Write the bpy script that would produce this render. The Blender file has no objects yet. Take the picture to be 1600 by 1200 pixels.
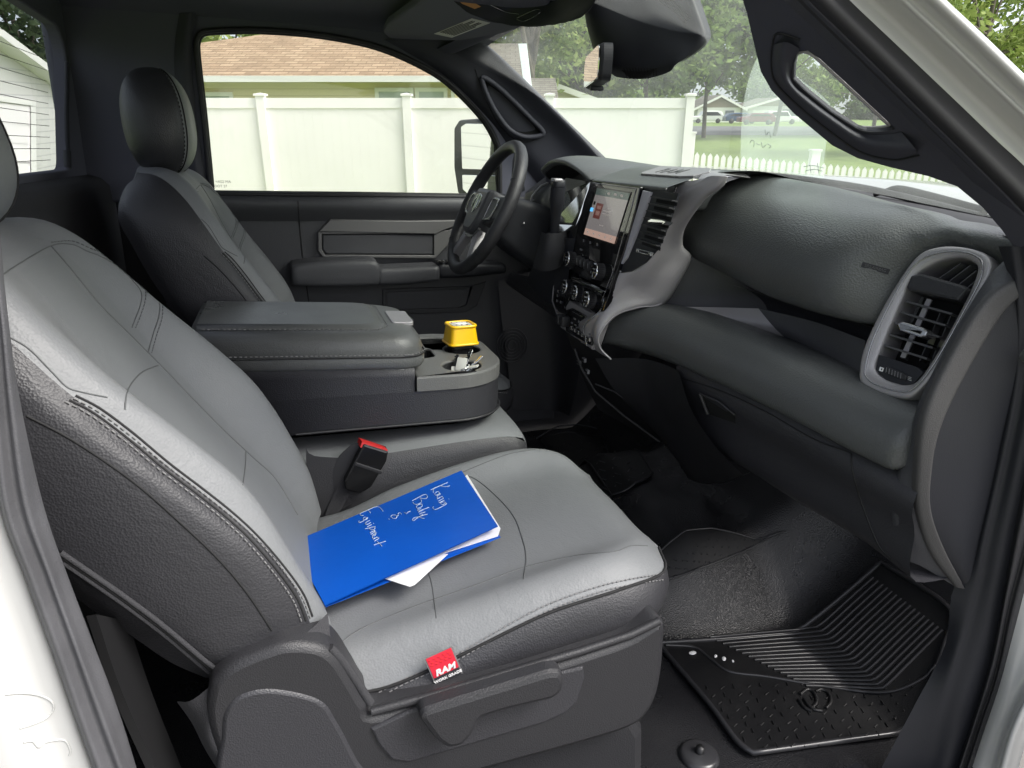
import bpy, bmesh, math, random
from mathutils import Vector, Matrix
from mathutils.bvhtree import BVHTree
from mathutils.geometry import tessellate_polygon
random.seed(7)
S = bpy.context.scene
COL = S.collection
V = Vector
R = math.radians
# ------------------------------------------------------------------ camera, in the truck's own frame
# x = towards the truck's nose, y = towards the driver's door, z = up; metres, z 0 = cab floor
F = 1100.0
_yv = V((430-800, 231-600, F)).normalized()
_zv = V((430-800, 231-600, F)).cross(V((1430-800, 261-600, F))).normalized()
if _zv.y > 0: _zv = -_zv
_xv = _yv.cross(_zv)
RM = Matrix((_xv, _yv, _zv))
CAM = V((0, -0.65, 1.0))
cd = bpy.data.cameras.new('camera'); cam = bpy.data.objects.new('camera', cd); COL.objects.link(cam)
cd.sensor_width = 36; cd.lens = F/1600*36; cd.clip_start = 0.02; cd.clip_end = 600
cm = RM.copy()
m4 = Matrix(((cm[0][0], -cm[0][1], -cm[0][2], CAM.x), (cm[1][0], -cm[1][1], -cm[1][2], CAM.y), (cm[2][0], -cm[2][1], -cm[2][2], CAM.z), (0, 0, 0, 1)))
cam.matrix_world = m4
S.camera = cam
# ------------------------------------------------------------------ sky, sun, exposure
w = bpy.data.worlds.new('World'); S.world = w; w.use_nodes = True
nt = w.node_tree; nt.nodes.clear()
sky = nt.nodes.new('ShaderNodeTexSky'); sky.sky_type = 'NISHITA'; sky.sun_disc = False
SUN_EL, SUN_AZ = 50, 320      # azimuth measured from +x towards +y
sky.sun_elevation = R(SUN_EL); sky.sun_rotation = R(90-SUN_AZ)
sky.air_density = 0.8; sky.dust_density = 4.0; sky.ozone_density = 0.6
bg = nt.nodes.new('ShaderNodeBackground'); bg.inputs['Strength'].default_value = 0.15
wo = nt.nodes.new('ShaderNodeOutputWorld')
hs_ = nt.nodes.new('ShaderNodeHueSaturation'); hs_.inputs['Saturation'].default_value = .38; hs_.inputs['Value'].default_value = 1.0
nt.links.new(sky.outputs[0], hs_.inputs['Color']); nt.links.new(hs_.outputs[0], bg.inputs['Color']); nt.links.new(bg.outputs[0], wo.inputs['Surface'])
sd = bpy.data.lights.new('sun', 'SUN'); sd.energy = 1.1; sd.angle = R(24); sd.color = (1, .97, .92)
so = bpy.data.objects.new('sun', sd); COL.objects.link(so)
_sd = V((math.cos(R(SUN_EL))*math.cos(R(SUN_AZ)), math.cos(R(SUN_EL))*math.sin(R(SUN_AZ)), math.sin(R(SUN_EL))))
so.rotation_euler = _sd.to_track_quat('Z', 'Y').to_euler(); so.location = (0, -3, 8)
S.view_settings.view_transform = 'Standard'; S.view_settings.look = 'None'
S.view_settings.gamma = 1; S.view_settings.use_curve_mapping = False
S.view_settings.exposure = 1.22
S.render.engine = 'CYCLES'
S.cycles.use_denoising = True
try: S.cycles.denoiser = 'OPENIMAGEDENOISE'
except Exception: pass
S.cycles.max_bounces = 8; S.cycles.diffuse_bounces = 4; S.cycles.glossy_bounces = 4
S.cycles.transparent_max_bounces = 16; S.cycles.sample_clamp_indirect = 6; S.cycles.caustics_reflective = False; S.cycles.caustics_refractive = False

# ------------------------------------------------------------------ measuring helpers
def ray(px, py): return RM @ V((px-800, py-600, F))
def at(px, py, ax, v):
    d = ray(px, py); i = 'xyz'.index(ax); return CAM + d*((v-CAM[i])/d[i])
def Y(px, py, v): return at(px, py, 'y', v)
def X(px, py, v): return at(px, py, 'x', v)
def Z(px, py, v): return at(px, py, 'z', v)
def onpl(px, py, o, n):
    d = ray(px, py); return CAM + d*((o-CAM).dot(n)/d.dot(n))

# ------------------------------------------------------------------ materials
MATS = {}
def mat(name, col, rough=.5, metal=0, grain=0, gscale=400, bump=.3, spec=.5, var=0, vscale=3, coat=0, emit=None, rvar=0, wr=0, dust=0, kind='voronoi', col2=None, alpha=None, wear=0):
    m = bpy.data.materials.new(name); m.use_nodes = True; n = m.node_tree; b = n.nodes['Principled BSDF']
    c = col if len(col) == 4 else (*col, 1)
    b.inputs['Base Color'].default_value = c; b.inputs['Roughness'].default_value = rough; b.inputs['Metallic'].default_value = metal
    b.inputs['Specular IOR Level'].default_value = spec; b.inputs['Coat Weight'].default_value = coat
    tc = n.nodes.new('ShaderNodeTexCoord')
    if grain:
        if kind == 'noise':
            t = n.nodes.new('ShaderNodeTexNoise'); t.inputs['Scale'].default_value = gscale; t.inputs['Detail'].default_value = 2; out = t.outputs['Fac']
        else:
            t = n.nodes.new('ShaderNodeTexVoronoi'); t.inputs['Scale'].default_value = gscale; out = t.outputs['Distance']
        n.links.new(tc.outputs['Object'], t.inputs['Vector'])
        bp = n.nodes.new('ShaderNodeBump'); bp.inputs['Strength'].default_value = bump; bp.inputs['Distance'].default_value = grain
        n.links.new(out, bp.inputs['Height']); n.links.new(bp.outputs[0], b.inputs['Normal'])
    if wr and grain:
        t = n.nodes.new('ShaderNodeTexNoise'); t.inputs['Scale'].default_value = 22; t.inputs['Detail'].default_value = 3; t.inputs['Distortion'].default_value = 1.2
        mp_ = n.nodes.new('ShaderNodeMapping'); mp_.inputs['Scale'].default_value = (1, .45, 1.3)
        n.links.new(tc.outputs['Object'], mp_.inputs[0]); n.links.new(mp_.outputs[0], t.inputs['Vector'])
        b2 = n.nodes.new('ShaderNodeBump'); b2.inputs['Strength'].default_value = 1; b2.inputs['Distance'].default_value = wr
        n.links.new(t.outputs['Fac'], b2.inputs['Height']); n.links.new(b2.outputs[0], bp.inputs['Normal'])
    if dust:
        t = n.nodes.new('ShaderNodeTexNoise'); t.inputs['Scale'].default_value = 7; t.inputs['Detail'].default_value = 10; t.inputs['Roughness'].default_value = .7
        n.links.new(tc.outputs['Object'], t.inputs['Vector']); t2_ = n.nodes.new('ShaderNodeTexNoise'); t2_.inputs['Scale'].default_value = 330; t2_.inputs['Detail'].default_value = 2; n.links.new(tc.outputs['Object'], t2_.inputs['Vector'])
        r_ = n.nodes.new('ShaderNodeMapRange'); r_.inputs[1].default_value = .52; r_.inputs[2].default_value = .75; r_.inputs[4].default_value = dust; n.links.new(t.outputs['Fac'], r_.inputs[0])
        r2_ = n.nodes.new('ShaderNodeMapRange'); r2_.inputs[1].default_value = .70; r2_.inputs[2].default_value = .76; r2_.inputs[4].default_value = dust; n.links.new(t2_.outputs['Fac'], r2_.inputs[0])
        ad_ = n.nodes.new('ShaderNodeMath'); ad_.operation = 'ADD'; ad_.use_clamp = True; n.links.new(r_.outputs[0], ad_.inputs[0]); n.links.new(r2_.outputs[0], ad_.inputs[1])
        mx_ = n.nodes.new('ShaderNodeMixRGB'); mx_.inputs[1].default_value = c; mx_.inputs[2].default_value = (.22, .21, .19, 1); n.links.new(ad_.outputs[0], mx_.inputs[0]); n.links.new(mx_.outputs[0], b.inputs['Base Color'])
    if var:
        t = n.nodes.new('ShaderNodeTexNoise'); t.inputs['Scale'].default_value = vscale; t.inputs['Detail'].default_value = 5
        n.links.new(tc.outputs['Object'], t.inputs['Vector'])
        r = n.nodes.new('ShaderNodeValToRGB'); n.links.new(t.outputs['Fac'], r.inputs[0])
        c2 = (*col2, 1) if col2 else tuple(min(1, x*(1+var)) for x in c[:3])+(1,)
        c1 = c if col2 else tuple(x*(1-var) for x in c[:3])+(1,)
        r.color_ramp.elements[0].position = .3; r.color_ramp.elements[1].position = .7
        r.color_ramp.elements[0].color = c1; r.color_ramp.elements[1].color = c2
        n.links.new(r.outputs[0], b.inputs['Base Color'])
    if rvar:
        t = n.nodes.new('ShaderNodeTexNoise'); t.inputs['Scale'].default_value = 9; t.inputs['Detail'].default_value = 6
        n.links.new(tc.outputs['Object'], t.inputs['Vector'])
        r = n.nodes.new('ShaderNodeMapRange'); r.inputs[1].default_value = .3; r.inputs[2].default_value = .7
        r.inputs[3].default_value = rough-rvar; r.inputs[4].default_value = rough+rvar
        n.links.new(t.outputs['Fac'], r.inputs[0]); n.links.new(r.outputs[0], b.inputs['Roughness'])
    if emit:
        b.inputs['Emission Color'].default_value = (*emit[0], 1); b.inputs['Emission Strength'].default_value = emit[1]
    MATS[name] = m; return m
def glass(name, tint, refl=.06, rough=0, haze=0):
    m = bpy.data.materials.new(name); m.use_nodes = True; n = m.node_tree; n.nodes.clear()
    tr = n.nodes.new('ShaderNodeBsdfTransparent'); tr.inputs[0].default_value = (*tint, 1)
    gl = n.nodes.new('ShaderNodeBsdfGlossy'); gl.inputs['Roughness'].default_value = rough
    lw = n.nodes.new('ShaderNodeFresnel'); lw.inputs[0].default_value = 1.45
    mx = n.nodes.new('ShaderNodeMixShader'); o = n.nodes.new('ShaderNodeOutputMaterial')
    n.links.new(lw.outputs[0], mx.inputs[0]); n.links.new(tr.outputs[0], mx.inputs[1]); n.links.new(gl.outputs[0], mx.inputs[2]); n.links.new(mx.outputs[0], o.inputs[0])
    if haze:
        df = n.nodes.new('ShaderNodeBsdfTranslucent'); df.inputs[0].default_value = (.85, .9, .87, 1); m2 = n.nodes.new('ShaderNodeMixShader'); m2.inputs[0].default_value = haze
        tx = n.nodes.new('ShaderNodeTexNoise'); tx.inputs['Scale'].default_value = 6; tx.inputs['Detail'].default_value = 6; tcc = n.nodes.new('ShaderNodeTexCoord'); n.links.new(tcc.outputs['Object'], tx.inputs['Vector'])
        mr = n.nodes.new('ShaderNodeMapRange'); mr.inputs[1].default_value = .3; mr.inputs[2].default_value = .7; mr.inputs[3].default_value = haze*.6; mr.inputs[4].default_value = haze*1.4; n.links.new(tx.outputs['Fac'], mr.inputs[0]); n.links.new(mr.outputs[0], m2.inputs[0])
        n.links.new(mx.outputs[0], m2.inputs[1]); n.links.new(df.outputs[0], m2.inputs[2]); n.links.new(m2.outputs[0], o.inputs[0])
    MATS[name] = m; return m
mat('leather', (.172, .179, .186), .52, wr=.0012, grain=.0009, gscale=340, bump=.36, rvar=.05)
mat('leather_mid', (.165, .173, .179), .54, wr=.0012, grain=.0006, gscale=420, bump=.2, rvar=.05)
mat('leather_dark', (.030, .030, .034), .46, wr=.0010, grain=.0010, gscale=380, bump=.45, rvar=.05)
mat('fabric_dark', (.032, .032, .036), .85, grain=.0012, gscale=700, bump=.8, kind='noise')
mat('seam', (.012, .012, .013), .8)
mat('groove', (.085, .09, .092), .6)
mat('thread', (.17, .168, .17), .7)
mat('plastic', (.034, .034, .039), .45, grain=.001, gscale=450, bump=.45, rvar=.04)
mat('plastic_shield', (.023, .023, .026), .48, grain=.0009, gscale=500, bump=.4)
mat('plastic_smooth', (.020, .021, .026), .52, spec=.35, grain=.0005, gscale=600, bump=.25)
mat('slat', (.06, .06, .063), .4)
mat('deck', (.13, .13, .127), .42, grain=.0008, gscale=500, bump=.4)
mat('lid', (.10, .103, .102), .32, grain=.001, gscale=420, bump=.4, rvar=.05, wr=.001)
mat('satin_door', (.15, .148, .15), .42, metal=.3, grain=.0004, gscale=900, bump=.3)
mat('soft', (.082, .086, .086), .34, grain=.0013, gscale=360, bump=.45, rvar=.02)
mat('soft_door', (.058, .059, .066), .48, grain=.001, gscale=450, bump=.35)
mat('headliner', (.105, .108, .138), .92, grain=.0006, gscale=900, bump=.5, kind='noise')
mat('pillar', (.042, .043, .057), .62, grain=.0005, gscale=700, bump=.3)
mat('satin', (.40, .385, .395), .36, metal=.45, grain=.0005, gscale=700, bump=.6)
mat('satin_light', (.50, .49, .53), .5)
mat('satin_strip', (.052, .051, .052), .55, grain=.0008, gscale=600, bump=.5)
mat('mirror_dim', (.62, .62, .6), .08, metal=1)
mat('satin_edge', (.42, .42, .42), .25, metal=.9)
mat('gloss_black', (.006, .006, .007), .06, coat=.5)
mat('matte_black', (.008, .008, .009), .6)
mat('void', (.004, .004, .004), .9)
mat('chrome', (.75, .76, .77), .12, metal=1)
mat('chrome_dark', (.3, .3, .31), .25, metal=1)
mat('mirror', (.85, .87, .87), .01, metal=1)
mat('carpet', (.016, .016, .018), .30, grain=.0014, gscale=380, bump=.6, spec=.6, rvar=.07, dust=.03)
mat('mat_rubber', (.010, .010, .011), .42, grain=.0008, gscale=500, bump=.4, rvar=.08, dust=.05)
mat('mat_rim', (.03, .03, .033), .28)
mat('paint', (.54, .54, .53), .22, coat=.6, rvar=.04)
mat('seal', (.085, .085, .092), .62, grain=.0008, gscale=600, bump=.3, var=.2, vscale=14)
mat('seal_dark', (.02, .02, .023), .55)
mat('blue_card', (.003, .085, .47), .36, grain=.0008, gscale=60, bump=.35, kind='noise', var=.06, vscale=8)
mat('paper', (.80, .80, .80), .7)
mat('ink', (.42, .50, .60), .4)
mat('red', (.62, .03, .03), .4)
mat('tag_red', (.65, .025, .05), .55)
mat('tag_grey', (.30, .29, .29), .5)
mat('white_print', (.8, .8, .8), .5)
mat('dim_print', (.22, .22, .23), .5)
mat('yellow', (.95, .56, .006), .33, coat=.2)
mat('label_silver', (.55, .55, .52), .5)
mat('black_gloss_plastic', (.01, .01, .011), .25)
mat('vinyl', (.86, .835, .835), .35, var=.03, vscale=1.5)
mat('rubber', (.02, .02, .02), .6)
glass('glass', (.95, .96, .94), haze=.015); glass('glass_windshield', (.90, .95, .90), haze=.06); glass('glass_rear', (.72, .74, .76)); glass('clear', (.9, .9, .9))

# ------------------------------------------------------------------ mesh helpers
def cr(pts, n):
    """smooth open polyline through pts, n points, even chord spacing"""
    pts = [V(p) for p in pts]
    if len(pts) == 2: return [pts[0].lerp(pts[1], i/(n-1)) for i in range(n)]
    out = []; m = 14
    for i in range(len(pts)-1):
        p1, p2 = pts[i], pts[i+1]
        p0 = pts[i-1] if i > 0 else p1*2-p2
        p3 = pts[i+2] if i+2 < len(pts) else p2*2-p1
        for k in range(m):
            t = k/m; out.append(.5*((2*p1)+(p2-p0)*t+(2*p0-5*p1+4*p2-p3)*t*t+(3*p1-p0-3*p2+p3)*t**3))
    out.append(pts[-1])
    L = [0]
    for a, b in zip(out, out[1:]): L.append(L[-1]+(b-a).length)
    res = []; j = 0
    for i in range(n):
        d = L[-1]*i/(n-1)
        while j < len(L)-2 and L[j+1] < d: j += 1
        s = (L[j+1]-L[j]) or 1
        res.append(out[j].lerp(out[j+1], min(1, max(0, (d-L[j])/s))))
    return res
def closed_cr(pts, n):
    m = len(pts); ext = [V(pts[i % m]) for i in range(-2, m+3)]
    out = []
    for i in range(2, m+2):
        p0, p1, p2, p3 = ext[i-1], ext[i], ext[i+1], ext[i+2]
        k = max(2, n//m)
        for q in range(k):
            t = q/k; out.append(.5*((2*p1)+(p2-p0)*t+(2*p0-5*p1+4*p2-p3)*t*t+(3*p1-p0-3*p2+p3)*t**3))
    return out
def round_poly(pts, r, seg=5):
    """2D polygon with rounded corners"""
    out = []; n = len(pts)
    for i in range(n):
        p = V(pts[i]); a = V(pts[i-1])-p; b = V(pts[(i+1) % n])-p
        rr = r[i] if isinstance(r, (list, tuple)) else r
        q = min(rr, a.length*.48, b.length*.48)
        if q < 1e-6: out.append(p); continue
        s = p+a.normalized()*q; e = p+b.normalized()*q
        for k in range(seg+1):
            t = k/seg; out.append(s*(1-t)**2+p*2*t*(1-t)+e*t*t)
    return out
class MB:
    def __init__(s): s.v = []; s.f = []; s.m = []; s.sm = []; s.mats = []
    def mi(s, name):
        if name not in s.mats: s.mats.append(name)
        return s.mats.index(name)
    def add(s, vs, fs, m, smooth=True):
        o = len(s.v); s.v += [V(p) for p in vs]; k = s.mi(m) if isinstance(m, str) else None
        for i, f in enumerate(fs):
            s.f.append(tuple(o+j for j in f)); s.m.append(k if k is not None else s.mi(m[i])); s.sm.append(smooth)
        return s
    def grid(s, rows, m, smooth=True, closed=False, mf=None):
        h = len(rows); wd = len(rows[0]); vs = [p for r in rows for p in r]; fs = []; ms = []
        for i in range(h-1):
            for j in range(wd if closed else wd-1):
                k = (j+1) % wd
                fs.append((i*wd+j, i*wd+k, (i+1)*wd+k, (i+1)*wd+j)); ms.append(mf(i/(h-1), j/(wd-1)) if mf else m)
        return s.add(vs, fs, ms, smooth)
    def loft(s, curves, m, nu=24, nv=24, smooth=True, mf=None, thick=0):
        """curves: list of polylines (along v); smooth across them"""
        cs = [cr(c, nv) for c in curves]
        rows = []
        for j in range(nv): rows.append(cr([c[j] for c in cs], nu) if len(cs) > 2 else [cs[0][j].lerp(cs[1][j], i/(nu-1)) for i in range(nu)])
        s.grid(rows, m, smooth, mf=mf)
        if thick:
            h, wd = len(rows), len(rows[0]); nr = []
            for i in range(h):
                q = []
                for j in range(wd):
                    a = rows[min(i+1, h-1)][j]-rows[max(i-1, 0)][j]; b = rows[i][min(j+1, wd-1)]-rows[i][max(j-1, 0)]
                    nn = b.cross(a)
                    nn = nn.normalized() if nn.length > 1e-12 else V((0, 0, 1))
                    q.append(rows[i][j]+nn*thick)
                nr.append(q)
            s.grid([r[::-1] for r in nr], m if isinstance(m, str) else m, smooth)
            edge = [(rows[0][j], nr[0][j]) for j in range(wd)]+[(rows[i][-1], nr[i][-1]) for i in range(h)]+[(rows[-1][j], nr[-1][j]) for j in range(wd-1, -1, -1)]+[(rows[i][0], nr[i][0]) for i in range(h-1, -1, -1)]
            s.grid([[a, b] for a, b in edge], m, False)
        return s
    def plate(s, outer, frame, th, m, holes=(), bev=0, m2=None, smooth=False, back=True):
        """outer: 2D pts; frame=(o,u,v,n): solid between 0 and th along n (th face is the front), chamfer bev"""
        o, u, v, n = frame
        def area(p): return sum(p[i-1][0]*p[i][1]-p[i][0]*p[i-1][1] for i in range(len(p)))
        loops = [list(map(lambda q: V((q[0], q[1])), outer))]
        if area(loops[0]) < 0: loops[0].reverse()
        for h in holes:
            h = [V((q[0], q[1])) for q in h]
            if area(h) > 0: h.reverse()
            loops.append(h)
        def inset(lp, d):
            r = []; k = len(lp)
            for i in range(k):
                a = (lp[i]-lp[i-1]); b = (lp[(i+1) % k]-lp[i])
                na = V((-a.y, a.x)); nb = V((-b.y, b.x))
                na = na.normalized() if na.length > 1e-9 else na; nb = nb.normalized() if nb.length > 1e-9 else nb
                q = na+nb; l = q.length
                q = q/l if l > 1e-6 else na
                c = max(.5, q.dot(na)); r.append(lp[i]+q*d/c)
            return r
        P = lambda q, h: o+u*q.x+v*q.y+n*h
        steps = [(0, 0)] if not bev else []
        prof = [(0, 0), (0, th-bev), (bev*.3, th-bev*.3), (bev, th)] if bev else [(0, 0), (0, th)]
        for lp in loops:
            rows = [[P(q, h) for q in inset(lp, d)] for d, h in prof]
            s.grid(rows, m2 or m, smooth, closed=True)
        for h, d, flip in ((th, bev, False),)+(((0, 0, True),) if back else ()):
            lps = [inset(lp, d) for lp in loops]
            one = lps[0]
            for hl_ in lps[1:]:      # splice each hole into the outline along the shortest bridge
                bi, bj = min(((i, j) for i in range(len(one)) for j in range(len(hl_))), key=lambda t: (one[t[0]]-hl_[t[1]]).length_squared)
                one = one[:bi+1]+hl_[bj:]+hl_[:bj+1]+one[bi:]
            ls = [[P(q, h) for q in one]]
            l2 = [[V((q.x, q.y, 0)) for q in one]]
            fs = tessellate_polygon(l2); vs = [p for l in ls for p in l]
            fs2 = []
            for f in fs:
                a, b, c = [p for l in l2 for p in l][f[0]], [p for l in l2 for p in l][f[1]], [p for l in l2 for p in l][f[2]]
                up = (b-a).cross(c-a).z > 0
                fs2.append(f if up != flip else f[::-1])
            s.add(vs, fs2, m, False)
        return s
    def tube(s, path, r, m, n=6, closed=False, caps=True, flat=1, up=None):
        path = [V(p) for p in path]; k = len(path); rows = []; prev = None
        for i in range(k):
            if closed: t = path[(i+1) % k]-path[i-1]
            else: t = path[min(i+1, k-1)]-path[max(i-1, 0)]
            t.normalize()
            a = up or prev or (V((0, 0, 1)) if abs(t.z) < .9 else V((1, 0, 0)))
            b = t.cross(a).normalized(); a = b.cross(t).normalized(); prev = None if up else a
            rr = r[i] if isinstance(r, (list, tuple)) else r
            rows.append([path[i]+(b*math.cos(2*math.pi*q/n)+a*flat*math.sin(2*math.pi*q/n))*rr for q in range(n)])
        if closed: rows.append(rows[0])
        s.grid(rows, m, True, closed=True)
        if caps and not closed:
            s.add(rows[0], [tuple(range(n))[::-1]], m, False); s.add(rows[-1], [tuple(range(n))], m, False)
        return s
    def box(s, c, sz, m, rot=None, bev=0, frame=None):
        x, y, z = sz[0]/2, sz[1]/2, sz[2]/2; c = V(c)
        Rm = rot or Matrix.Identity(3)
        if not bev:
            vs = [c+Rm@V((a*x, b*y, d*z)) for a in (-1, 1) for b in (-1, 1) for d in (-1, 1)]
            return s.add(vs, [(0, 1, 3, 2), (4, 6, 7, 5), (0, 4, 5, 1), (2, 3, 7, 6), (0, 2, 6, 4), (1, 5, 7, 3)], m, False)
        bm = bmesh.new(); bmesh.ops.create_cube(bm, size=1)
        for q in bm.verts: q.co = V((q.co.x*2*x, q.co.y*2*y, q.co.z*2*z))
        bmesh.ops.bevel(bm, geom=bm.edges[:], offset=min(bev, x*.95, y*.95, z*.95), segments=3, profile=.5, affect='EDGES')
        bm.verts.ensure_lookup_table()
        s.add([c+Rm@q.co for q in bm.verts], [tuple(q.index for q in f.verts) for f in bm.faces], m, True); bm.free(); return s
    def lathe(s, prof, o, axis, m, n=28, mf=None):
        """prof: (radius, height along axis)"""
        axis = V(axis).normalized(); a = axis.cross(V((0, 0, 1)) if abs(axis.z) < .9 else V((1, 0, 0))).normalized(); b = axis.cross(a)
        rows = [[V(o)+axis*h+(a*math.cos(2*math.pi*q/n)+b*math.sin(2*math.pi*q/n))*r for q in range(n)] for r, h in prof]
        return s.grid(rows, m, True, closed=True, mf=mf)
    def ell(s, c, rad, m, n=14, k=20, rot=None, e=1):
        rows = []; Rm = rot or Matrix.Identity(3)
        sg = lambda t: math.copysign(abs(t)**e, t)
        for i in range(n+1):
            th = math.pi*i/n
            rows.append([V(c)+Rm@V((rad[0]*sg(math.sin(th))*sg(math.cos(2*math.pi*j/k)), rad[1]*sg(math.sin(th))*sg(math.sin(2*math.pi*j/k)), rad[2]*sg(math.cos(th)))) for j in range(k)])
        return s.grid(rows, m, True, closed=True)
    def bvh(s): return BVHTree.FromPolygons(s.v, s.f)
    def build(s, name, parent=None, label=None, auto=True, mods=None):
        me = bpy.data.meshes.new(name); me.from_pydata([tuple(p) for p in s.v], [], s.f)
        for q in s.mats: me.materials.append(MATS[q])
        me.polygons.foreach_set('material_index', s.m); me.polygons.foreach_set('use_smooth', s.sm); me.update()
        o = bpy.data.objects.new(name, me); COL.objects.link(o)
        if parent: o.parent = parent
        if label: o['label'] = label
        return o
def hit(bv, px, py, off=0):
    d = ray(px, py).normalized(); h = bv.ray_cast(CAM, d)
    if h[0] is None: return None
    n = h[1] if h[1].dot(d) < 0 else -h[1]
    return h[0]+n*off
def trace(bv, pxs, n=40, off=0.0):
    q = cr([V((a, b, 0)) for a, b in pxs], n)
    r = [hit(bv, p.x, p.y, off) for p in q]; r = [p for p in r if p]
    return r
def seam(mb, bv, pxs, n=40, r=.0016, m='seam', off=.0):
    t = trace(bv, pxs, n, off)
    if len(t) > 2: mb.tube(t, r, m, 5)
def stitch(mb, bv, pxs, step=.0075, r=.0009, m='thread', off=.0008, duty=.6):
    t = trace(bv, pxs, 90, off)
    if len(t) < 3: return
    L = sum((b-a).length for a, b in zip(t, t[1:])); n = max(4, int(L/step)); q = cr(t, n*5+1)
    for i in range(n):
        a = q[i*5]; b = q[i*5+int(5*duty)]
        if (b-a).length > .03: continue
        mb.tube([a, a.lerp(b, .5), b], r, m, 4)
def text(mb, s, frame, size, m, th=.0004, align='CENTER', shear=0, bold=0):
    cu = bpy.data.curves.new('t', 'FONT'); cu.body = s; cu.size = size; cu.align_x = align; cu.align_y = 'CENTER'; cu.extrude = th; cu.shear = shear; cu.offset = bold
    cu.resolution_u = 3
    o = bpy.data.objects.new('t', cu); me = o.to_mesh(); fo, u, v, n = frame
    mb.add([fo+u*q.co.x+v*q.co.y+n*q.co.z for q in me.vertices], [tuple(p.vertices) for p in me.polygons], m, False)
    o.to_mesh_clear(); bpy.data.objects.remove(o); bpy.data.curves.remove(cu)
def frame3(o, u, v):
    """orthonormal frame from origin, rough u and v; n = u x v"""
    u = V(u).normalized(); n = u.cross(V(v)).normalized(); return (V(o), u, n.cross(u), n)
def topl(o, label, cat, group=None, kind=None):
    if label: o['label'] = label
    if cat: o['category'] = cat
    if group: o['group'] = group
    if kind: o['kind'] = kind
    return o
def empty(name, loc):
    o = bpy.data.objects.new(name, None); COL.objects.link(o); o.location = loc; o.empty_display_size = .1; return o
# ------------------------------------------------------------------ the neighbourhood, level with its own ground
BZ = (RM @ V((0, -1100, -428))).normalized(); BX = (RM @ V((1, 0, 0))).normalized(); BY = BZ.cross(BX).normalized()
B0 = CAM - BZ*1.8
def BW(x, y, z): return B0+BX*x+BY*y+BZ*z
def BG(px, py, D):
    d = ray(px, py); d = V((d.dot(BX), d.dot(BY), d.dot(BZ))); d *= D/d.y; return V((d.x, D, 1.8+d.z))
def bx_(px, D, py=172): return BG(px, py, D).x
def WB(p): return BW(*p)
def bbox(mb, x0, x1, y0, y1, z0, z1, m):
    vs = [BW(x, y, z) for x in (x0, x1) for y in (y0, y1) for z in (z0, z1)]
    mb.add(vs, [(0, 1, 3, 2), (4, 6, 7, 5), (0, 4, 5, 1), (2, 3, 7, 6), (0, 2, 6, 4), (1, 5, 7, 3)], m, False)
def nodes_mat(name, fn, rough=.7):
    m = bpy.data.materials.new(name); m.use_nodes = True; n = m.node_tree; b = n.nodes['Principled BSDF']; b.inputs['Roughness'].default_value = rough
    tc = n.nodes.new('ShaderNodeTexCoord'); fn(n, b, tc); MATS[name] = m
BMAT = Matrix((BX, BY, BZ))      # world -> bg axes
def bgcoord(n, tc):
    mp = []
    cx = n.nodes.new('ShaderNodeCombineXYZ')
    for i, ax in enumerate((BX, BY, BZ)):
        d = n.nodes.new('ShaderNodeVectorMath'); d.operation = 'DOT_PRODUCT'; d.inputs[1].default_value = ax
        n.links.new(tc.outputs['Object'], d.inputs[0]); n.links.new(d.outputs['Value'], cx.inputs[i])
    return cx.outputs[0]
def f_grass(n, b, tc):
    c = bgcoord(n, tc)
    t = n.nodes.new('ShaderNodeTexNoise'); t.inputs['Scale'].default_value = 1.3; t.inputs['Detail'].default_value = 9; t.inputs['Roughness'].default_value = .75
    n.links.new(c, t.inputs['Vector'])
    r = n.nodes.new('ShaderNodeValToRGB'); n.links.new(t.outputs['Fac'], r.inputs[0])
    r.color_ramp.elements[0].position = .3; r.color_ramp.elements[1].position = .7
    r.color_ramp.elements[0].color = (.10, .17, .035, 1); r.color_ramp.elements[1].color = (.24, .31, .09, 1)
    n.links.new(r.outputs[0], b.inputs['Base Color'])
nodes_mat('lawn', f_grass, .9)
def f_shingle(n, b, tc, c1=(.30, .21, .135, 1), c2=(.42, .31, .205, 1), cm=(.20, .14, .09, 1)):
    c = bgcoord(n, tc)
    mp = n.nodes.new('ShaderNodeMapping'); mp.inputs['Rotation'].default_value = (R(90), 0, 0); n.links.new(c, mp.inputs[0])
    t = n.nodes.new('ShaderNodeTexBrick'); t.inputs['Scale'].default_value = 1; t.inputs['Brick Width'].default_value = .34; t.inputs['Row Height'].default_value = .07
    t.inputs['Mortar Size'].default_value = .009; t.inputs['Bias'].default_value = .1
    t.inputs['Color1'].default_value = c1; t.inputs['Color2'].default_value = c2; t.inputs['Mortar'].default_value = cm
    n.links.new(mp.outputs[0], t.inputs['Vector'])
    q = n.nodes.new('ShaderNodeTexNoise'); q.inputs['Scale'].default_value = 4; q.inputs['Detail'].default_value = 8; n.links.new(c, q.inputs['Vector'])
    mx = n.nodes.new('ShaderNodeMixRGB'); mx.blend_type = 'MULTIPLY'; mx.inputs[0].default_value = .7
    r = n.nodes.new('ShaderNodeMapRange'); r.inputs[3].default_value = .45; r.inputs[4].default_value = 1.5; n.links.new(q.outputs[0], r.inputs[0])
    n.links.new(t.outputs[0], mx.inputs[1]); n.links.new(r.outputs[0], mx.inputs[2]); n.links.new(mx.outputs[0], b.inputs['Base Color'])
nodes_mat('shingle', f_shingle, .9)
nodes_mat('shingle_grey', lambda n, b, t: f_shingle(n, b, t, (.16, .145, .12, 1), (.22, .20, .17, 1), (.10, .09, .08, 1)), .9)
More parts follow.
